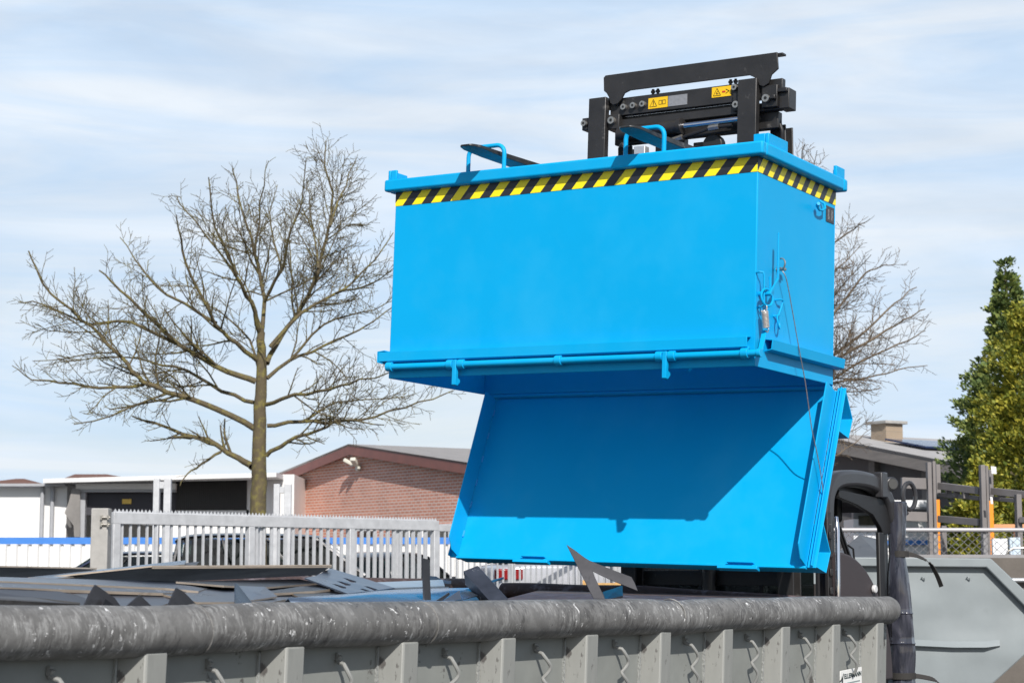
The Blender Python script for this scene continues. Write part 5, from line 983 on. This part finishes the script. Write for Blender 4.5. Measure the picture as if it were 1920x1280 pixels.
# white canopy shed beyond the racks
sh_ = empty('white_shed', (at(1640, 1062, 34).x, 34, gz(34))); tag(sh_, 'white corrugated shed with a pale awning behind the cab', 'building'); bpy.context.view_layer.update()
slab('awning', 1610, 1741, 937, 950, 33.4, 33.9, WHITE, sh_); slab('awning_edge', 1610, 1741, 950.3, 953, 33.42, 33.9, GRY, sh_); slab('shutter', 1600, 1741, 953.5, 972, 34, 34.2, mat('grey_shutter', (.16, .16, .16), .6, var=.2, stretch=(1, 1, 9), scale=3), sh_); slab('wall', 1600, 1741, 972.5, 1110, 34, 35, WALLW, sh_)
slab('window', 1610, 1640, 966, 984, 33.95, 33.99, PANE, sh_); slab('blue_strip', 1600, 1741, 1012, 1021, 33.93, 33.99, BSTR, sh_)

# ------------------------------------------------------------------ trees
def tubes(m, path, r0, r1, n): m.tube(path, [r0 + (r1 - r0) * i / (len(path) - 1) for i in range(len(path))], n, cap=False)
def grow(m, p, d, ln, r, lvl, rng, upw, segs=4):
    path = [p.copy()]; dd = d.normalized(); st = ln / segs
    for i in range(segs):
        dd = (dd + Vector((rng.uniform(-1, 1), rng.uniform(-1, 1), rng.uniform(-1, 1))) * .21 + Vector((0, 0, upw))).normalized(); path.append(path[-1] + dd * st)
    tubes(m, path, r, max(.0035, r * .45), 4 if r > .012 else 3)
    return path
def ramify(m, path, r0, r1, lvl, rng, upw, twr, dens, kl=.41):
    n = len(path); L_ = [0]
    for i in range(1, n): L_.append(L_[-1] + (path[i] - path[i - 1]).length)
    T = L_[-1]; s = T * (.16 if lvl else .2); side = rng.choice((-1, 1))
    while s < T * .99:
        i = max(k for k in range(n) if L_[k] <= s); i = min(i, n - 2); f = (s - L_[i]) / max(1e-5, L_[i + 1] - L_[i]); p = path[i].lerp(path[i + 1], f); t = (path[i + 1] - path[i]).normalized()
        u = t.cross(Vector((rng.uniform(-1, 1), rng.uniform(-1, 1), rng.uniform(-1, 1)))).normalized(); rel = s / T; r = r0 + (r1 - r0) * rel
        d = t * rng.uniform(.6, 1.1) + u * rng.uniform(.6, 1.0); cl = T * kl * rng.uniform(.45, 1.15) * (1.15 - .92 * rel); cl = max(min(cl, 1.55), .16)
        rc = max(twr, r * .52)
        if lvl < 2 and cl > .22:
            q = grow(m, p, d, cl, rc, lvl + 1, rng, upw, 5 if lvl == 0 else 4); ramify(m, q, rc, twr, lvl + 1, rng, upw, twr, dens, .5)
        else: grow(m, p, d, min(cl, .5), twr, 3, rng, upw * .6, 3)
        s += rng.uniform(.65, 1.35) * dens * (1 if lvl == 0 else .72 if lvl == 1 else .55)
BARK = mat('mossy_bark', (.095, .075, .042), .9, var=.3, scale=5, col2=(.19, .165, .045), amt=(.48, .66), bump=.6, bscale=25)
BARK2 = mat('pale_twig_bark', (.15, .115, .08), .9, var=.3, scale=3)
def limb_path(pts, Y, dz, rng):
    n = len(pts); P = sm(pts, 3); out_ = []
    for i, (a, b) in enumerate(P):
        t = i / (len(P) - 1); out_.append(at(a, b, Y + dz * t ** .9) + Vector((rng.uniform(-1, 1), rng.uniform(-1, 1), rng.uniform(-1, 1))) * (.025 if 0 < i < len(P) - 1 else 0))
    return out_
def bare_tree(name, label, Y, trunk, limbs, z2p, twr, dens, seed, barkm):
    rng = random.Random(seed); base = at(*z2p(*trunk[0][:2]), Y); o = empty(name, (base.x, Y, gz(Y))); tag(o, label, 'tree'); off = Vector((base.x, Y, gz(Y)))
    P = [at(*z2p(a, b), Y) - off for a, b, r in trunk]; P[0].z = 0; m = MB(); Q = []; Rr = []
    for i in range(len(P) - 1):
        for k in range(4): t = k / 4; Q.append(P[i].lerp(P[i + 1], t) + Vector((rng.uniform(-1, 1), rng.uniform(-1, 1), 0)) * .012); Rr.append(trunk[i][2] + (trunk[i + 1][2] - trunk[i][2]) * t)
    Q.append(P[-1]); Rr.append(trunk[-1][2]); m.tube(Q, Rr, 14); m.build('trunk', barkm, o, smooth=True)
    m = MB()
    for pts, r in limbs:
        pts = [z2p(a, b) for a, b in pts]; dz = rng.uniform(-2.2, 2.2); path = [p - off for p in limb_path(pts, Y, dz, rng)]; tubes(m, path, r, max(twr, r * .22), 7); ramify(m, path, r, twr, 0, rng, .05, twr, dens)
    me = bpy.data.meshes.new('crown'); me.from_pydata(m.v, [], m.f); me.materials.append(barkm if twr < .006 else BARK2)
    for p_ in me.polygons: p_.use_smooth = True
    c_ = bpy.data.objects.new('crown', me); COL.objects.link(c_); c_.parent = o; return o
Z1 = lambda a, b: (a / 1.777, 200 + b / 1.777)
LIM = [([(840, 1200), (790, 1172), (690, 1112), (560, 1072), (440, 1030)], 0.0590), ([(735, 1150), (670, 1190), (625, 1225), (600, 1262)], 0.0243),
 ([(848, 1072), (720, 1010), (600, 960), (480, 922), (420, 850), (330, 760), (240, 680), (140, 590), (95, 480)], 0.0521), ([(480, 925), (330, 940), (200, 915), (100, 910), (40, 862)], 0.0278),
 ([(848, 985), (740, 945), (620, 880), (500, 850), (380, 830), (200, 850)], 0.0347), ([(852, 915), (760, 885), (600, 790), (490, 690), (400, 610), (330, 545)], 0.0521), ([(600, 795), (440, 720), (300, 720), (150, 660), (60, 650)], 0.0312),
 ([(858, 845), (790, 790), (720, 720), (640, 560), (600, 440), (588, 360)], 0.0417), ([(720, 720), (560, 625), (470, 540), (400, 435)], 0.0291), ([(868, 755), (835, 650), (800, 590), (760, 500), (715, 400), (695, 235)], 0.0417), ([(800, 590), (690, 430), (600, 320), (570, 290)], 0.0208),
 ([(868, 765), (880, 640), (850, 480), (820, 400), (790, 280), (775, 205)], 0.0382), ([(880, 650), (940, 540), (960, 450), (1000, 320), (1020, 170)], 0.0291), ([(850, 500), (868, 320), (895, 180)], 0.0208), ([(940, 540), (900, 400), (925, 260)], 0.0195),
 ([(890, 855), (940, 760), (1000, 680), (1060, 540), (1100, 400), (1108, 290), (1084, 195), (1086, 115)], 0.0430), ([(1100, 400), (1150, 260), (1192, 160)], 0.0208), ([(1060, 540), (1045, 400), (1020, 260)], 0.0208), ([(1085, 450), (1150, 400), (1230, 390)], 0.0152),
 ([(900, 800), (1000, 690), (1120, 622), (1210, 552), (1310, 420)], 0.0347), ([(1120, 622), (1230, 590), (1340, 520)], 0.0208), ([(890, 905), (960, 850), (1080, 800), (1200, 740), (1320, 660)], 0.0347), ([(960, 850), (1080, 720), (1200, 690), (1330, 640)], 0.0243),
 ([(885, 992), (980, 962), (1100, 940), (1200, 912), (1330, 880)], 0.0347), ([(890, 1062), (1000, 1050), (1120, 1052), (1250, 1030), (1400, 985), (1510, 945)], 0.0347), ([(888, 1162), (960, 1112), (1060, 1080), (1150, 1042), (1280, 1060)], 0.0382), ([(1000, 1050), (1120, 990), (1260, 975), (1380, 960)], 0.0208), ([(870, 900), (830, 780), (745, 690), (660, 660)], 0.0243)]
bare_tree('bare_tree', 'large leafless tree with a mossy trunk behind the gate', 30, [(862, 1560, .15), (862, 1285, .125), (862, 1180, .115), (866, 1000, .098), (872, 850, .08), (868, 755, .062), (850, 690, .035)], LIM, Z1, .0047, .13, 3, BARK)
Z2 = lambda a, b: (1540 + a / 2.46, 380 + b / 2.46)
TX, TY = -200, 900
LIM2 = [([(TX, 900), (-60, 800), (70, 690), (200, 590), (330, 470), (440, 390)], 0.0420), ([(TX, 780), (-60, 640), (70, 500), (180, 350), (250, 300), (340, 285)], 0.0350), ([(TX, 960), (-60, 820), (70, 725), (250, 620), (380, 540), (480, 490)], 0.0420), ([(TX, 990), (-50, 880), (70, 800), (250, 700), (400, 640), (480, 590)], 0.0350),
 ([(TX, 1010), (-40, 880), (70, 830), (200, 812), (350, 770), (490, 750)], 0.0315), ([(TX, 600), (-60, 380), (60, 190), (150, 120), (225, 75)], 0.0280), ([(TX, 680), (-40, 480), (70, 310), (190, 190)], 0.0280), ([(TX, 560), (-180, 200), (-110, -120), (-75, -270)], 0.0350), ([(TX, 520), (-120, 200), (-60, -60), (-20, -240)], 0.0210), ([(TX, 1060), (-40, 1040), (100, 1060), (220, 1010)], 0.0210), ([(TX, 1120), (0, 1180), (120, 1130), (230, 1040)], 0.0175), ([(TX, 700), (-60, 600), (80, 400), (230, 240)], 0.0245)]
bare_tree('bare_tree', 'leafless tree mostly hidden behind the raised blue skip', 35, [(TX, 1700, .16), (TX, 1100, .13), (TX, 800, .10), (TX, 500, .06)], LIM2, Z2, .0054, .135, 5, BARK2)
# dense evergreens
def conifer(name, label, Y, prof, base_px, mt, nspray, seed, lean=.0):
    rng = random.Random(seed); top = at(prof[0][0], prof[0][1], Y); o = empty(name, (top.x, Y, gz(Y))); tag(o, label, 'tree'); zt = top.z - gz(Y)
    hs = []; 
    for cxp, py, hwp in prof: p = at(cxp, py, Y); hs.append((p.z - gz(Y), p.x - top.x, hwp * Y / FPX))
    def at_h(z):
        for i in range(len(hs) - 1):
            if hs[i + 1][0] <= z <= hs[i][0]:
                t = (hs[i][0] - z) / max(1e-5, hs[i][0] - hs[i + 1][0]); return [hs[i][k] + (hs[i + 1][k] - hs[i][k]) * t for k in (1, 2)]
        return [hs[-1][1], hs[-1][2]]
    m = MB(); m.tube([(0, 0, 0), (.03, 0, zt * .5), (0, 0, zt * .96)], [.14, .09, .02], 8); m.build('trunk', BARK2, o, smooth=True)
    zb = max(0.1, hs[-1][0]); V = []; Fc = []
    # tufts: flattened upright sprays carried on short limbs, lumpy by noise so that gaps open between them
    def leaf(q, d, k, wk=1):
        sd = d.cross(Vector((rng.uniform(-1, 1), rng.uniform(-1, 1), rng.uniform(-1, 1)))).normalized(); l_ = .082 * k; w_ = .021 * k * wk; b = len(V)
        V.extend([q, q + d * l_ * .55 + sd * w_, q + d * l_, q + d * l_ * .55 - sd * w_]); Fc.append((b, b + 1, b + 2, b + 3))
    nb = int(nspray / 62)
    for _ in range(nb):                                    # upswept limbs carrying flattened fans of foliage
        while True:
            z = zb + (zt - zb) * rng.random() * .97; c, r = at_h(z); a = rng.uniform(0, 2 * math.pi)
            if rng.random() * hs[-1][2] < r + .12 and noise.noise(Vector((math.cos(a) * 1.7 + seed, math.sin(a) * 1.7, z * 1.5))) > -.22: break
        out_ = Vector((math.cos(a), math.sin(a), 0)); side = Vector((-math.sin(a), math.cos(a), 0))
        ln_ = max(.10, r * rng.choice((rng.uniform(.55, .9), rng.uniform(.8, 1.05), rng.uniform(.95, 1.15)))); rise = rng.uniform(.15, .55) * min(1.0, ln_ + .25); tip = Vector((c, 0, z)) + out_ * ln_ + Vector((0, 0, rise * .5)); root = Vector((c * .6, 0, z - rise * .5))
        fan = rng.uniform(.10, .2) * (.5 + min(1, r * .6)); nl = int(rng.uniform(65, 120) * (.6 + min(1, r * .5)))
        for _k in range(nl):
            t = rng.random() ** .55; p = root.lerp(tip, .35 + .65 * t); wd = fan * (1.25 - t) * 1.3
            q = p + side * rng.gauss(0, wd * .55) + Vector((0, 0, rng.gauss(0, wd * .45))) + out_ * rng.gauss(0, .04)
            leaf(q, (out_ * rng.uniform(.3, 1) + side * rng.uniform(-.7, .7) + Vector((0, 0, rng.uniform(.0, 1.0)))).normalized(), rng.uniform(.6, 1.2))
    for _ in range(nspray // 7):                           # inner foliage
        z = zb + (zt - zb) * rng.random() ** .9 * .93; c, r = at_h(z); a = rng.uniform(0, 2 * math.pi); rr = r * rng.uniform(.35, .68)
        leaf(Vector((c + rr * math.cos(a), rr * math.sin(a), z)), Vector((math.cos(a), math.sin(a), rng.uniform(-.2, 1))).normalized(), 1.5, 1.4)
    me = bpy.data.meshes.new('crown'); me.from_pydata([tuple(v) for v in V], [], Fc); me.materials.append(mt); c_ = bpy.data.objects.new('crown', me); COL.objects.link(c_); c_.parent = o
LG = leaf_mat('dark_green_foliage', ((.045, .085, .03), (.14, .20, .055), (.34, .38, .10))); LY = leaf_mat('golden_foliage', ((.07, .11, .018), (.25, .27, .035), (.52, .46, .06)))
conifer('conifer_tree', 'tall green conifer with a pointed top behind the racks', 32.5, [(1884, 476, 2), (1886, 510, 16), (1889, 560, 32), (1889, 620, 46), (1888, 680, 60), (1880, 740, 84), (1876, 800, 94), (1868, 880, 106), (1868, 960, 104), (1868, 1085, 100)], 1885, LG, 19000, 2)
conifer('conifer_tree', 'broad golden-yellow conifer in front of the green one', 29.5, [(1930, 565, 3), (1934, 600, 40), (1936, 660, 72), (1936, 720, 92), (1934, 800, 105), (1934, 880, 114), (1934, 960, 112), (1934, 1080, 110)], 1930, LY, 22000, 9)
conifer('conifer_tree', 'low golden conifer in front of the tall green one behind the racks', 28.5, [(1838, 860, 3), (1836, 900, 20), (1830, 950, 40), (1826, 1010, 46), (1826, 1080, 46)], 1830, LY, 6000, 14)
